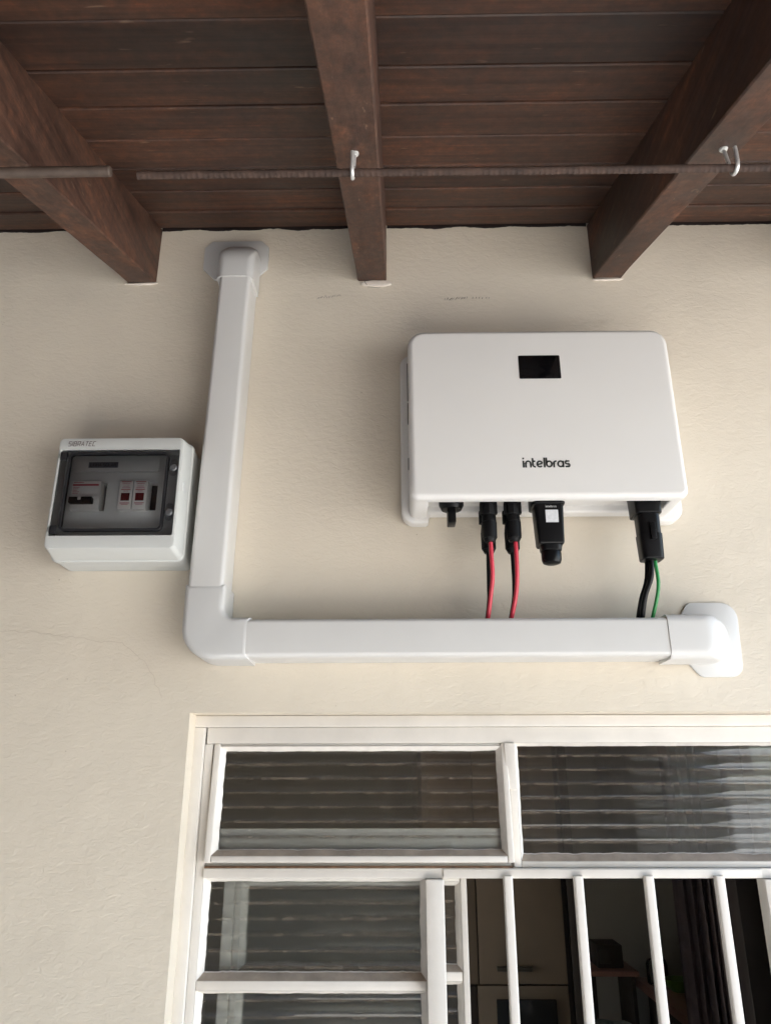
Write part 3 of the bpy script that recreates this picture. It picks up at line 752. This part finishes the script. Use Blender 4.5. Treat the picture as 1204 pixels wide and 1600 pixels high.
# ================================================================== CABLES AND PLUGS
def spline(pts, n=10):
    P = [Vector(p) for p in pts]; P = [2 * P[0] - P[1]] + P + [2 * P[-1] - P[-2]]; out = []
    for i in range(1, len(P) - 2):
        for j in range(n):
            t = j / n; a, b, c, d = P[i - 1], P[i], P[i + 1], P[i + 2]
            out.append(0.5 * ((2 * b) + (c - a) * t + (2 * a - 5 * b + 4 * c - d) * t * t + (3 * b - a - 3 * c + d) * t ** 3))
    out.append(P[-2]); return out
def solar_lead(label, x, y, ztip, mat, path, grp):
    t = thing('solar_lead', label, 'cable', grp)
    # coupled connector: socket, locking collar, barrel, gland nut
    def ring_block(name, z0_, z1_, r0, r1, n=14, sx=1.0):
        m_ = MB(); m_.lathe((x, y, 0), [(r0 * .9, z0_), (r0, z0_ - 0.0015), (r1, z1_ + 0.0015), (r1 * .9, z1_)], n, sx=sx); return m_.build(name, 'blackrub', t)
    top = 2.3868; L_ = top - ztip
    c = empty('connector', t)
    def seg(name, a, b, r0, r1, n=14): 
        m_ = MB(); m_.lathe((x, y, 0), [(r0 * .92, top - L_ * a), (r0, top - L_ * a - 0.001), (r1, top - L_ * b + 0.001), (r1 * .92, top - L_ * b)], n); return m_.build(name, 'blackrub', c)
    seg('socket', 0.0, 0.26, 0.0085, 0.0085)
    seg('collar', 0.255, 0.46, 0.0098, 0.0098, 8)
    seg('barrel', 0.455, 0.60, 0.0090, 0.0100)
    seg('gland_nut', 0.595, 0.93, 0.0104, 0.0100, 12)
    seg('gland_tip', 0.925, 1.0, 0.0088, 0.0070)
    # latch ears
    for s in (-1, 1):
        m_ = MB(); m_.box(x + s * 0.0095 - 0.0022, x + s * 0.0095 + 0.0022, y - 0.004, y + 0.004, top - L_ * 0.44, top - L_ * 0.20, 0.0008); m_.build('latch', 'blackrub', c)
    m_ = MB(); m_.tube(spline(path, 12), 0.0029, 12); m_.build('wire', mat, t)
    return t
solar_lead('red solar wire on the plug nearest the round switch', 0.1265, -0.076, 2.3160, 'redwire',
           [(0.1272, -0.076, 2.322), (0.1278, -0.073, 2.300), (0.1288, -0.067, 2.272), (0.1270, -0.055, 2.250), (0.1222, -0.036, 2.212)], 'red and black solar leads')
solar_lead('black solar wire half hidden behind the red one nearest the switch', 0.1285, -0.044, 2.3100, 'blackrub',
           [(0.1272, -0.046, 2.316), (0.1262, -0.050, 2.290), (0.1252, -0.052, 2.262), (0.1252, -0.045, 2.242), (0.1215, -0.030, 2.210)], 'red and black solar leads')
solar_lead('red solar wire on the plug beside the square dongle', 0.1592, -0.076, 2.3160, 'redwire',
           [(0.1605, -0.076, 2.322), (0.1612, -0.073, 2.300), (0.1614, -0.066, 2.270), (0.1600, -0.054, 2.247), (0.1530, -0.036, 2.212)], 'red and black solar leads')
solar_lead('black solar wire half hidden behind the red one beside the dongle', 0.1612, -0.044, 2.3100, 'blackrub',
           [(0.1602, -0.046, 2.316), (0.1598, -0.050, 2.290), (0.1592, -0.052, 2.262), (0.1582, -0.045, 2.242), (0.1525, -0.030, 2.210)], 'red and black solar leads')

# communication dongle
dg = thing('communication_dongle', 'black plastic communication dongle with pale square sticker hanging under the inverter', 'dongle')
def zslab(name, mat, par, x0, x1, y0, y1, r, z0_, z1_, tap=0.0, fr_=0.0015, x0b=None, x1b=None):
    """block standing along z between z1_ (top) and z0_ (bottom) with rounded plan"""
    m_ = Matrix(((1, 0, 0, 0), (0, 0, 1, 0), (0, 1, 0, 0), (0, 0, 0, 1)))
    mb_ = MB(); o_ = rrect(x0, x1, y0, y1, r, 5)
    mb_.slab(o_, z1_, z0_, fr_, 0, 3, m=m_, taper=tap); 
    mb_.f = [f[::-1] for f in mb_.f]
    return mb_.build(name, mat, par)
zslab('collar', 'black', dg, 0.1835, 0.2275, -0.096, -0.056, 0.006, 2.3640, 2.3868, 0.0)
zslab('body', 'black', dg, 0.1872, 0.2258, -0.092, -0.060, 0.005, 2.3090, 2.3642, 0.0022, 0.004)
zslab('neck', 'black', dg, 0.1925, 0.2215, -0.089, -0.063, 0.008, 2.3020, 2.3092, 0.001, 0.001)
mb = MB(); mb.lathe((0.2070, -0.076, 0), [(0.0130, 2.3022), (0.0134, 2.2985), (0.0132, 2.2900), (0.0118, 2.2862), (0.0080, 2.2845)], 24, sy=0.9); mb.build('end_cap', 'black', dg)
face = lambda z: -0.092 + 0.0022 * (2.3642 - z) / 0.0552 - 0.0006
mb = MB(); mb.v = [(x, face(z), z) for (x, z) in ((0.2003, 2.3385), (0.2172, 2.3385), (0.2172, 2.3560), (0.2003, 2.3560))]; mb.f = [(0, 1, 2, 3)]
mb.build('sticker', 'sticker', dg, False)
mb = MB(); logo_intelbras(mb, 0.2012, 2.3592, 0.0142 / wl, face(2.360) - 0.0001, 0.18); mb.build('brand_print', 'panel', dg, False)

# AC plug with its wires
ac = thing('mains_plug', 'large black mains plug with black and green wires under the inverter', 'plug')
zslab('socket', 'black', ac, 0.3240, 0.3615, -0.082, -0.044, 0.006, 2.3560, 2.3868, 0.001)
zslab('shell', 'black', ac, 0.3285, 0.3585, -0.078, -0.050, 0.008, 2.3280, 2.3562, 0.0004, 0.001)
zslab('shell', 'black', ac, 0.3278, 0.3592, -0.0785, -0.0495, 0.008, 2.2925, 2.3278, 0.0012, 0.002)
B('latch', 'black', ac, 0.3410, 0.3480, -0.0825, -0.0775, 2.3180, 2.3420, bev=0.001)
def wire(parent, path, r, mat): 
    m_ = MB(); m_.tube(spline(path, 12), r, 12); return m_.build('wire', mat, parent)
wire(ac, [(0.3420, -0.064, 2.296), (0.3420, -0.064, 2.286), (0.3395, -0.062, 2.268), (0.3320, -0.053, 2.245), (0.3280, -0.036, 2.210)], 0.0034, 'black')
wire(ac, [(0.3385, -0.058, 2.296), (0.3385, -0.058, 2.286), (0.3350, -0.056, 2.264), (0.3285, -0.047, 2.242), (0.3245, -0.030, 2.210)], 0.0034, 'black')
wire(ac, [(0.3482, -0.062, 2.296), (0.3486, -0.062, 2.286), (0.3498, -0.060, 2.264), (0.3480, -0.052, 2.244), (0.3405, -0.034, 2.208)], 0.0025, 'greenwire')

# ================================================================== BREAKER BOX
bx = thing('breaker_box', 'light grey breaker box with smoked clear door beside the upright duct', 'breaker box')
# base
def shell(name, outline, yb, yf, wall_t, mat, par, floor=True, r=0.0):
    """open-fronted tray"""
    mb_ = MB(); inn = inset(outline, wall_t); k = len(outline)
    rings = [[(p[0], yb, p[1]) for p in outline]]
    for i in range(4):
        a = math.pi / 2 * i / 3
        rings.append([(p[0], yf + r * (1 - math.sin(a)), p[1]) for p in inset(outline, r * (1 - math.cos(a)))])
    rings.append([(p[0], yf, p[1]) for p in inn]); rings.append([(p[0], yb - 0.002, p[1]) for p in inn])
    mb_.ring_stack(rings); return mb_.build(name, mat, par)
base_o = rrect(-0.4745, -0.2912, 2.3000, 2.4760, .010, 5)
shell('base', base_o, -0.001, -0.0430, 0.0025, 'box', bx, r=0.002)
# lid frame: outer outline lofted to a smaller front outline with an opening for the door
lid_b = rrect(-0.4755, -0.2905, 2.2990, 2.4765, .010, 5)
lid_f = rrect(-0.4690, -0.2945, 2.3060, 2.4685, .007, 5)
lid_f2 = rrect(-0.4672, -0.2963, 2.3078, 2.4668, .006, 5)
op_f = rrect(-0.4660, -0.2985, 2.3240, 2.4510, .003, 5)
mb = MB()
mb.ring_stack([[(p[0], -0.0436, p[1]) for p in lid_b], [(p[0], -0.0500, p[1]) for p in lid_b], [(p[0], -0.0520, p[1]) for p in inset(lid_b, 0.0018)],
               [(p[0], -0.0870, p[1]) for p in lid_f], [(p[0], -0.0895, p[1]) for p in inset(lid_f, 0.0007)], [(p[0], -0.0900, p[1]) for p in lid_f2],
               [(p[0], -0.0900, p[1]) for p in op_f], [(p[0], -0.0560, p[1]) for p in op_f]], cap0=False, cap1=False)
mb.build('lid', 'box', bx, ang=28)
# inner cover panel with two cut-outs
def panel_with_holes(name, x0, x1, z0_, z1_, holes, y, th, mat, par):
    xs = sorted({x0, x1} | {h[0] for h in holes} | {h[1] for h in holes}); zs_ = sorted({z0_, z1_} | {h[2] for h in holes} | {h[3] for h in holes})
    mb_ = MB()
    inside = lambda a, b: any(h[0] - 1e-6 <= a and a <= h[1] + 1e-6 and h[2] - 1e-6 <= b and b <= h[3] + 1e-6 for h in holes)
    cells = {}
    for i in range(len(xs) - 1):
        for j in range(len(zs_) - 1):
            cells[i, j] = not inside((xs[i] + xs[i + 1]) / 2, (zs_[j] + zs_[j + 1]) / 2)
    for (i, j), on in cells.items():
        a, b, c, d = xs[i], xs[i + 1], zs_[j], zs_[j + 1]
        if on:
            k = len(mb_.v); mb_.v += [(a, y, c), (b, y, c), (b, y, d), (a, y, d)]; mb_.f.append((k, k + 1, k + 2, k + 3))
        else:
            for (p, q, nb) in (((a, c), (b, c), (i, j - 1)), ((b, c), (b, d), (i + 1, j)), ((b, d), (a, d), (i, j + 1)), ((a, d), (a, c), (i - 1, j))):
                if cells.get(nb, True):
                    k = len(mb_.v); mb_.v += [(p[0], y, p[1]), (q[0], y, q[1]), (q[0], y + th, q[1]), (p[0], y + th, p[1])]; mb_.f.append((k, k + 1, k + 2, k + 3))
    return mb_.build(name, mat, par, False)
_ip = panel_with_holes('inner_panel', -0.4655, -0.2990, 2.3245, 2.4505, [(-0.4490, -0.4030, 2.3670, 2.4085), (-0.3825, -0.3315, 2.3675, 2.4090)], -0.0560, 0.012, 'panel', bx)
_ip.location.y = -0.012
_ps = B('panel_step', 'panel', bx, -0.4600, -0.3320, -0.0590, -0.0562, 2.4250, 2.4440, bev=0.001)
B('back_tray', 'gasket', bx, -0.4700, -0.2960, -0.0440, -0.0425, 2.3240, 2.4520)
_ps.location.y = -0.012
tp = empty('label_tape', bx, (0.0085, -0.012, -0.0035))
B('tape', 'tape', tp, -0.4400, -0.3985, -0.0596, -0.0591, 2.4345, 2.4430)
CAPS = {'S': (.8, [[(.8, 1), (0, 1), (0, .52), (.8, .48), (.8, 0), (0, 0)]]), 'I': (.0, [[(0, 0), (0, 1)]]), 'B': (.8, [[(0, 0), (0, 1), (.72, 1), (.72, .52), (.8, .48), (.8, 0), (0, 0)], [(0, .5), (.72, .5)]]),
        'R': (.8, [[(0, 0), (0, 1), (.8, 1), (.8, .45), (0, .45)], [(.4, .45), (.8, 0)]]), 'A': (.9, [[(0, 0), (.45, 1), (.9, 0)], [(.2, .32), (.7, .32)]]), 'T': (.8, [[(0, 1), (.8, 1)], [(.4, 1), (.4, 0)]]),
        'E': (.75, [[(.75, 1), (0, 1), (0, 0), (.75, 0)], [(0, .5), (.65, .5)]]), 'C': (.8, [[(.8, 1), (0, 1), (0, 0), (.8, 0)]]), 'L': (.65, [[(0, 1), (0, 0), (.65, 0)]]),
        'N': (.8, [[(0, 0), (0, 1), (.8, 0), (.8, 1)]]), 'H': (.8, [[(0, 0), (0, 1)], [(.8, 0), (.8, 1)], [(0, .5), (.8, .5)]]), 'O': (.8, [[(0, 0), (0, 1), (.8, 1), (.8, 0), (0, 0)]])}
def caps(mb_, text, x0, z0_, wtot, h, y, wd, shear=0.0, gap=.34):
    wn = sum((CAPS[c][0] + gap) if c != ' ' else .6 for c in text) - gap; k = wtot / wn; x = x0; n = 0
    for c in text:
        if c == ' ': x += .6 * k; continue
        for pl in CAPS[c][1]: mb_.stroke([(x + p[0] * k + shear * p[1] * h, z0_ + p[1] * h) for p in pl], wd, y - 0.00002 * (n % 2)); n += 1
        x += (CAPS[c][0] + gap) * k
mb = MB(); caps(mb, 'LINHA SOLAR', -0.4370, 2.4366, 0.0355, 0.0043, -0.0600, 0.0007); mb.build('tape_lettering', 'gasket', tp, False)
mb = MB(); caps(mb, 'SIBRATEC', -0.4560, 2.4560, 0.0375, 0.0066, -0.0905, 0.00072, 0.18, gap=.42); mb.build('brand_print', 'maroon', bx, False)
# smoked door, dark margin and clear raised centre
door = empty('door', bx)
outer = rrect(-0.4655, -0.2990, 2.3245, 2.4505, .003, 5); gi = rrect(-0.4528, -0.3135, 2.3312, 2.4462, .008, 5)
def ring_plate(name, o1, i1, yb, yf, mat, par):
    # both outlines share vertex count
    mb_ = MB(); mb_.ring_stack([[(p[0], yb, p[1]) for p in i1], [(p[0], yb, p[1]) for p in o1], [(p[0], yf, p[1]) for p in o1], [(p[0], yf, p[1]) for p in i1], [(p[0], yb, p[1]) for p in i1]], cap0=False, cap1=False)
    return mb_.build(name, mat, par)
ring_plate('door_margin', outer, gi, -0.0850, -0.0872, 'smokedark', door)
ring_plate('gasket', gi, inset(gi, 0.0029), -0.0840, -0.0905, 'gasket', door)
mb = MB(); mb.slab(inset(gi, 0.0026), -0.0870, -0.0892, 0.0006, 0, 2); mb.build('clear_panel', 'smoke', door)
for zc_ in (2.4415, 2.3335):
    hg = empty('hinge', door)
    B('hinge_block', 'gasket', hg, -0.4650, -0.4560, -0.0895, -0.0874, zc_ - 0.0060, zc_ + 0.0060, bev=0.0008)
    B('hinge_pin', 'smokedark', hg, -0.4675, -0.4635, -0.0905, -0.0850, zc_ - 0.0035, zc_ + 0.0035, bev=0.0006)
for i_, zc_ in enumerate((2.4235, 2.3580)):
    lt = empty('latch', door)
    mb = MB(); mb.slab(rrect(-0.3110, -0.3008, zc_ - 0.0125, zc_ + 0.0125, 0.0045, 5), -0.0873, -0.0888, 0.0008, 0, 2); mb.build('latch_plate', 'smokedark', lt)
    mb = MB(); mb.lathe((-0.3058, -0.0888, zc_ - 0.001), [(0.0052, 0), (0.0052, 0.0016), (0.0040, 0.0030), (0.001, 0.0033)], 18, 'Y'); mb.build('latch_knob', 'knob', lt)
B('lid_tab', 'panel', bx, -0.2958, -0.2925, -0.0780, -0.0700, 2.3920, 2.4060, bev=0.0008)
# modules inside
cb = thing('circuit_breaker', 'white two-pole circuit breaker with black toggle behind the smoked door', 'circuit breaker', loc=(0, -0.012, -0.0058))
X0, X1 = -0.4486, -0.4085
B('body', 'module', cb, X0, X1, -0.0640, -0.0450, 2.3722, 2.4148, bev=0.0008)
B('front_ledge', 'module', cb, X0 + .0002, X1 - .0002, -0.0665, -0.0641, 2.3870, 2.3925, bev=0.0006)
mb = MB(); mb.box(X0 + .001, X1 - .003, -0.0645, -0.0641, 2.4075, 2.4100); mb.build('red_stripe', 'redprint', cb)
mb = MB()
for i in range(5): mb.stroke([(X0 + .002, 2.4052 - .0022 * i), (X0 + .011 - .0016 * (i % 3), 2.4052 - .0022 * i)], 0.0007, -0.0644)
mb.stroke([(X0 + .002, 2.4125), (X0 + .016, 2.4125)], 0.0009, -0.0644); mb.build('red_print', 'redprint', cb, False)
tg = B('toggle', 'black', cb, X0 + .0010, X1 - .0070, -0.0730, -0.0640, 2.3795, 2.3885, bev=0.0012)
B('toggle_tie', 'module', cb, X0 + .0140, X0 + .0185, -0.0740, -0.0728, 2.3835, 2.3895, bev=0.0006)
for i, lab in enumerate(('white surge protector with dark red window, the one nearer the circuit breaker', 'white surge protector with dark red window, the one beside the empty slot')):
    x0_ = -0.3820 + 0.0200 * i; sp = thing('surge_protector', lab, 'surge protector', 'surge protectors in the breaker box', (0, -0.012, -0.0062))
    B('body', 'module', sp, x0_, x0_ + 0.0190, -0.0650, -0.0450, 2.3726, 2.4150, bev=0.0008)
    B('status_window', 'darkred', sp, x0_ + 0.0035, x0_ + 0.0155, -0.0655, -0.0649, 2.3850, 2.3965, bev=0.0003)
    mb = MB()
    for j, (z_, a, b) in enumerate(((2.4130, .0025, .0165), (2.4100, .004, .015), (2.4065, .005, .014), (2.4040, .004, .0155), (2.4015, .003, .016), (2.3992, .006, .013), (2.3815, .003, .0165), (2.3795, .005, .0145))):
        mb.stroke([(x0_ + a, z_), (x0_ + b, z_)], 0.0011 if j in (0, 4, 6) else 0.0007, -0.0654)
    mb.build('red_print', 'redprint', sp, False)

# ================================================================== HOOKS AND RODS
def rebar(x0, x1, y, z, rad=0.0041, seed=1):
    mb_ = MB(); n = 12; pitch = 0.0058; rings = []; k = int((x1 - x0) / 0.00085)
    for i in range(k + 1):
        x = x0 + (x1 - x0) * i / k; ring = []
        for j in range(n):
            a = 2 * math.pi * j / n
            sd_ = 1 if math.sin(a) > 0 else -1
            ph_ = (x / pitch + 0.35 * math.sin(a) * 0 + sd_ * 0.5 * a / math.pi) % 1.0
            rib = max(0.0, 1 - abs(ph_ - 0.5) / 0.28); fade = abs(math.sin(a)) ** 0.5
            r = rad + 0.00055 * rib * fade + (0.0006 if abs(math.sin(a)) < 0.12 else 0)
            ring.append((x, y + r * math.cos(a), z + r * math.sin(a)))
        rings.append(ring)
    mb_.ring_stack(rings, flip=False); return mb_
o = rebar(-0.266, 0.62, -0.4325, 2.6050).build('ribbed_rod', 'rebar', None, ang=60)
tag(o, 'rusty ribbed steel rod hanging in the two metal hooks', 'rod')
mb = MB(); mb.tube([(-0.62, -0.4300, 2.6115), (-0.50, -0.4310, 2.6116), (-0.296, -0.4325, 2.6112), (-0.2948, -0.4325, 2.6112)], [0.0056, 0.0056, 0.0056, 0.0046], 14)
tag(mb.build('brown_rod', 'pipe', None), 'plain brown rod ending beneath the left rafter', 'rod')
def hook(label, x, y, ztop, zrod, lean, yaw):
    t = thing('ceiling_hook', label, 'hook', 'hooks under the rafters', (x, y, ztop)); t.rotation_euler = (0, 0, yaw)
    L = ztop - zrod; r = 0.0074
    pts = [(0, 0, 0.010), (0, 0, 0), (lean * 0.5, 0, -L * 0.45), (lean, 0, -L + 0.006)]
    pts = spline(pts, 6)
    cx_, cz_ = lean, -L + 0.004
    loop = [(lean, -r + r * math.cos(R(a)), cz_ + (r * 1.25) * math.sin(R(a))) for a in range(0, -196, -15)]
    loop += [(lean, -2 * r - 0.0002, cz_ + 0.0035 + 0.006), (lean, -2 * r + 0.0002, cz_ + 0.017)]
    m_ = MB(); m_.tube([tuple(p) for p in pts] + loop, 0.0021, 10); m_.build('bent_wire', 'zinc', t)
    m_ = MB(); m_.lathe((0, 0, 0), [(0.0042, 0.001), (0.0046, -0.0006), (0.0040, -0.0022), (0.0024, -0.003)], 14); m_.build('collar', 'zinc', t)
    return t
hook('bright zinc hook screwed into the underside of the middle rafter', -0.0408, -0.4251, 2.6387, 2.6050, -0.0015, R(0))
hook('bright zinc hook screwed into the underside of the right rafter', 0.3483, -0.4251, 2.6387, 2.6050, 0.0035, R(2))

# ================================================================== INSIDE THE ROOM
cabt = thing('tall_kitchen_cabinet', 'tall beige kitchen cabinet with oven seen through the window bars', 'cabinet')
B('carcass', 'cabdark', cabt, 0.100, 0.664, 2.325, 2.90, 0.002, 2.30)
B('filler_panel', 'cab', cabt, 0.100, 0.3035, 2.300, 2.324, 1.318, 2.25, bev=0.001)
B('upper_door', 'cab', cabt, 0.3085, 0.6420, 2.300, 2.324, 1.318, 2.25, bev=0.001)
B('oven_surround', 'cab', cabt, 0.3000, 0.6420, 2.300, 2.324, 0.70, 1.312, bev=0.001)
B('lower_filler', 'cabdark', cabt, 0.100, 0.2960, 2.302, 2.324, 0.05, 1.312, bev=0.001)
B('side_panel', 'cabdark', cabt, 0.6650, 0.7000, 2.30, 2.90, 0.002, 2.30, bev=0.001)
B('handle', 'handle', cabt, 0.374, 0.508, 2.280, 2.2995, 1.362, 1.379, bev=0.003)
ov = thing('built_in_oven', 'black glass oven set into the tall beige cabinet', 'oven')
B('oven_door', 'oven', ov, 0.368, 0.592, 2.285, 2.2995, 0.82, 1.270, bev=0.003)
B('oven_handle', 'zinc', ov, 0.400, 0.560, 2.262, 2.2845, 1.165, 1.178, bev=0.004)
# counter along the far right with things on it
ct = thing('counter', 'brown counter running back along the far room wall', 'counter')
B('counter_top', 'counter', ct, 1.360, 1.96, 2.75, 4.05, 0.955, 1.000, bev=0.004)
B('counter_base', 'cabdark', ct, 1.420, 1.94, 2.80, 4.02, 0.002, 0.954)
o = thing('green_bowl', 'small lime green bowl on the brown counter', 'bowl')
mb = MB(); mb.lathe((1.500, 3.70, 1.001), [(0.035, 0), (0.06, 0.02), (0.075, 0.060), (0.071, 0.060), (0.055, 0.02), (0.01, 0.012)], 20); mb.build('bowl', 'greenbowl', o)
o = thing('red_carton', 'red carton standing on the counter beside the curtain', 'carton')
B('carton', 'redbox', o, 1.595, 1.665, 3.72, 3.79, 1.001, 1.130, bev=0.002)
o = thing('glass_jar', 'clear glass jar on the counter beside the green bowl', 'jar')
mb = MB(); mb.lathe((1.44, 3.86, 1.001), [(0.05, 0), (0.058, 0.01), (0.058, 0.10), (0.05, 0.12), (0.047, 0.12), (0.054, 0.10), (0.054, 0.012), (0.01, 0.008)], 20); mb.build('jar_body', 'jar', o)
sb = thing('side_shelf', 'dark wooden shelf unit at the far back wall', 'shelf')
B('shelf_board', 'counter', sb, 1.08, 1.35, 3.90, 4.25, 1.030, 1.055, bev=0.002)
B('shelf_side', 'cabdark', sb, 1.09, 1.11, 3.92, 4.23, 0.002, 1.029)
B('shelf_side', 'cabdark', sb, 1.31, 1.33, 3.92, 4.23, 0.002, 1.029)
o = thing('countertop_appliance', 'dark boxy appliance on the shelf at the far wall', 'appliance')
B('housing', 'cabdark', o, 1.14, 1.29, 3.98, 4.18, 1.056, 1.175, bev=0.008)
B('front_panel', 'handle', o, 1.155, 1.215, 3.972, 3.9795, 1.08, 1.15, bev=0.003)
# blanket heap on a table
tb_ = thing('room_table', 'small dark table under the pale heaped blanket', 'table')
B('table_top', 'cabdark', tb_, 0.72, 1.12, 2.55, 3.05, 0.93, 0.96, bev=0.003)
for (a, b) in ((0.75, 2.58), (1.07, 2.58), (0.75, 3.0), (1.07, 3.0)): B('leg', 'cabdark', tb_, a, a + 0.03, b, b + 0.03, 0.002, 0.929, bev=0.002)
mb = MB(); nu, nv = 28, 12; rings = []
for j in range(nv + 1):
    f_ = j / nv; rr_ = math.cos(f_ * math.pi / 2) ** 0.6; h_ = math.sin(f_ * math.pi / 2)
    ring = []
    for i in range(nu):
        a = 2 * math.pi * i / nu; nn = 1 + 0.14 * noise.noise(Vector((math.cos(a) * 1.6, math.sin(a) * 1.6, f_ * 2)))
        ring.append((0.92 + 0.17 * rr_ * nn * math.cos(a), 2.80 + 0.20 * rr_ * nn * math.sin(a), 0.961 + 0.105 * h_ * nn))
    rings.append(ring)
mb.ring_stack(rings)
tag(mb.build('heaped_blanket', 'blanket', None), 'pale blue knitted blanket heaped at the bottom of the window opening', 'blanket')
# door jamb / dark door leaf and curtain
jb = thing('room_door', 'dark wooden door standing edge-on at the room partition', 'door')
B('door_leaf', 'doorwood', jb, 1.035, 1.110, 1.56, 1.76, 0.003, 2.15, bev=0.003)
mb = MB(); nxc = 80; rings = []
prof = []
for i in range(nxc + 1):
    t = i / nxc; x = 1.165 + 0.215 * t; y = 2.55 + 0.018 * math.sin(t * 34) + 0.007 * math.sin(t * 71 + 1)
    prof.append((x, y))
outl = [(x, y) for x, y in prof] + [(x, y + 0.004) for x, y in prof[::-1]]
mb.ring_stack([[(x, y, 0.05) for x, y in outl], [(x + 0.004 * math.sin(x * 90), y, 1.2) for x, y in outl], [(x, y, 2.45) for x, y in outl]])
cu = thing('curtain', 'dark mauve curtain hanging in the room beside the counter', 'curtain')
mb.build('cloth', 'curtain', cu)
mb = MB(); mb.tube([(1.10, 2.555, 2.46), (1.95, 2.555, 2.46)], 0.009, 10); mb.build('curtain_rod', 'cabdark', cu)
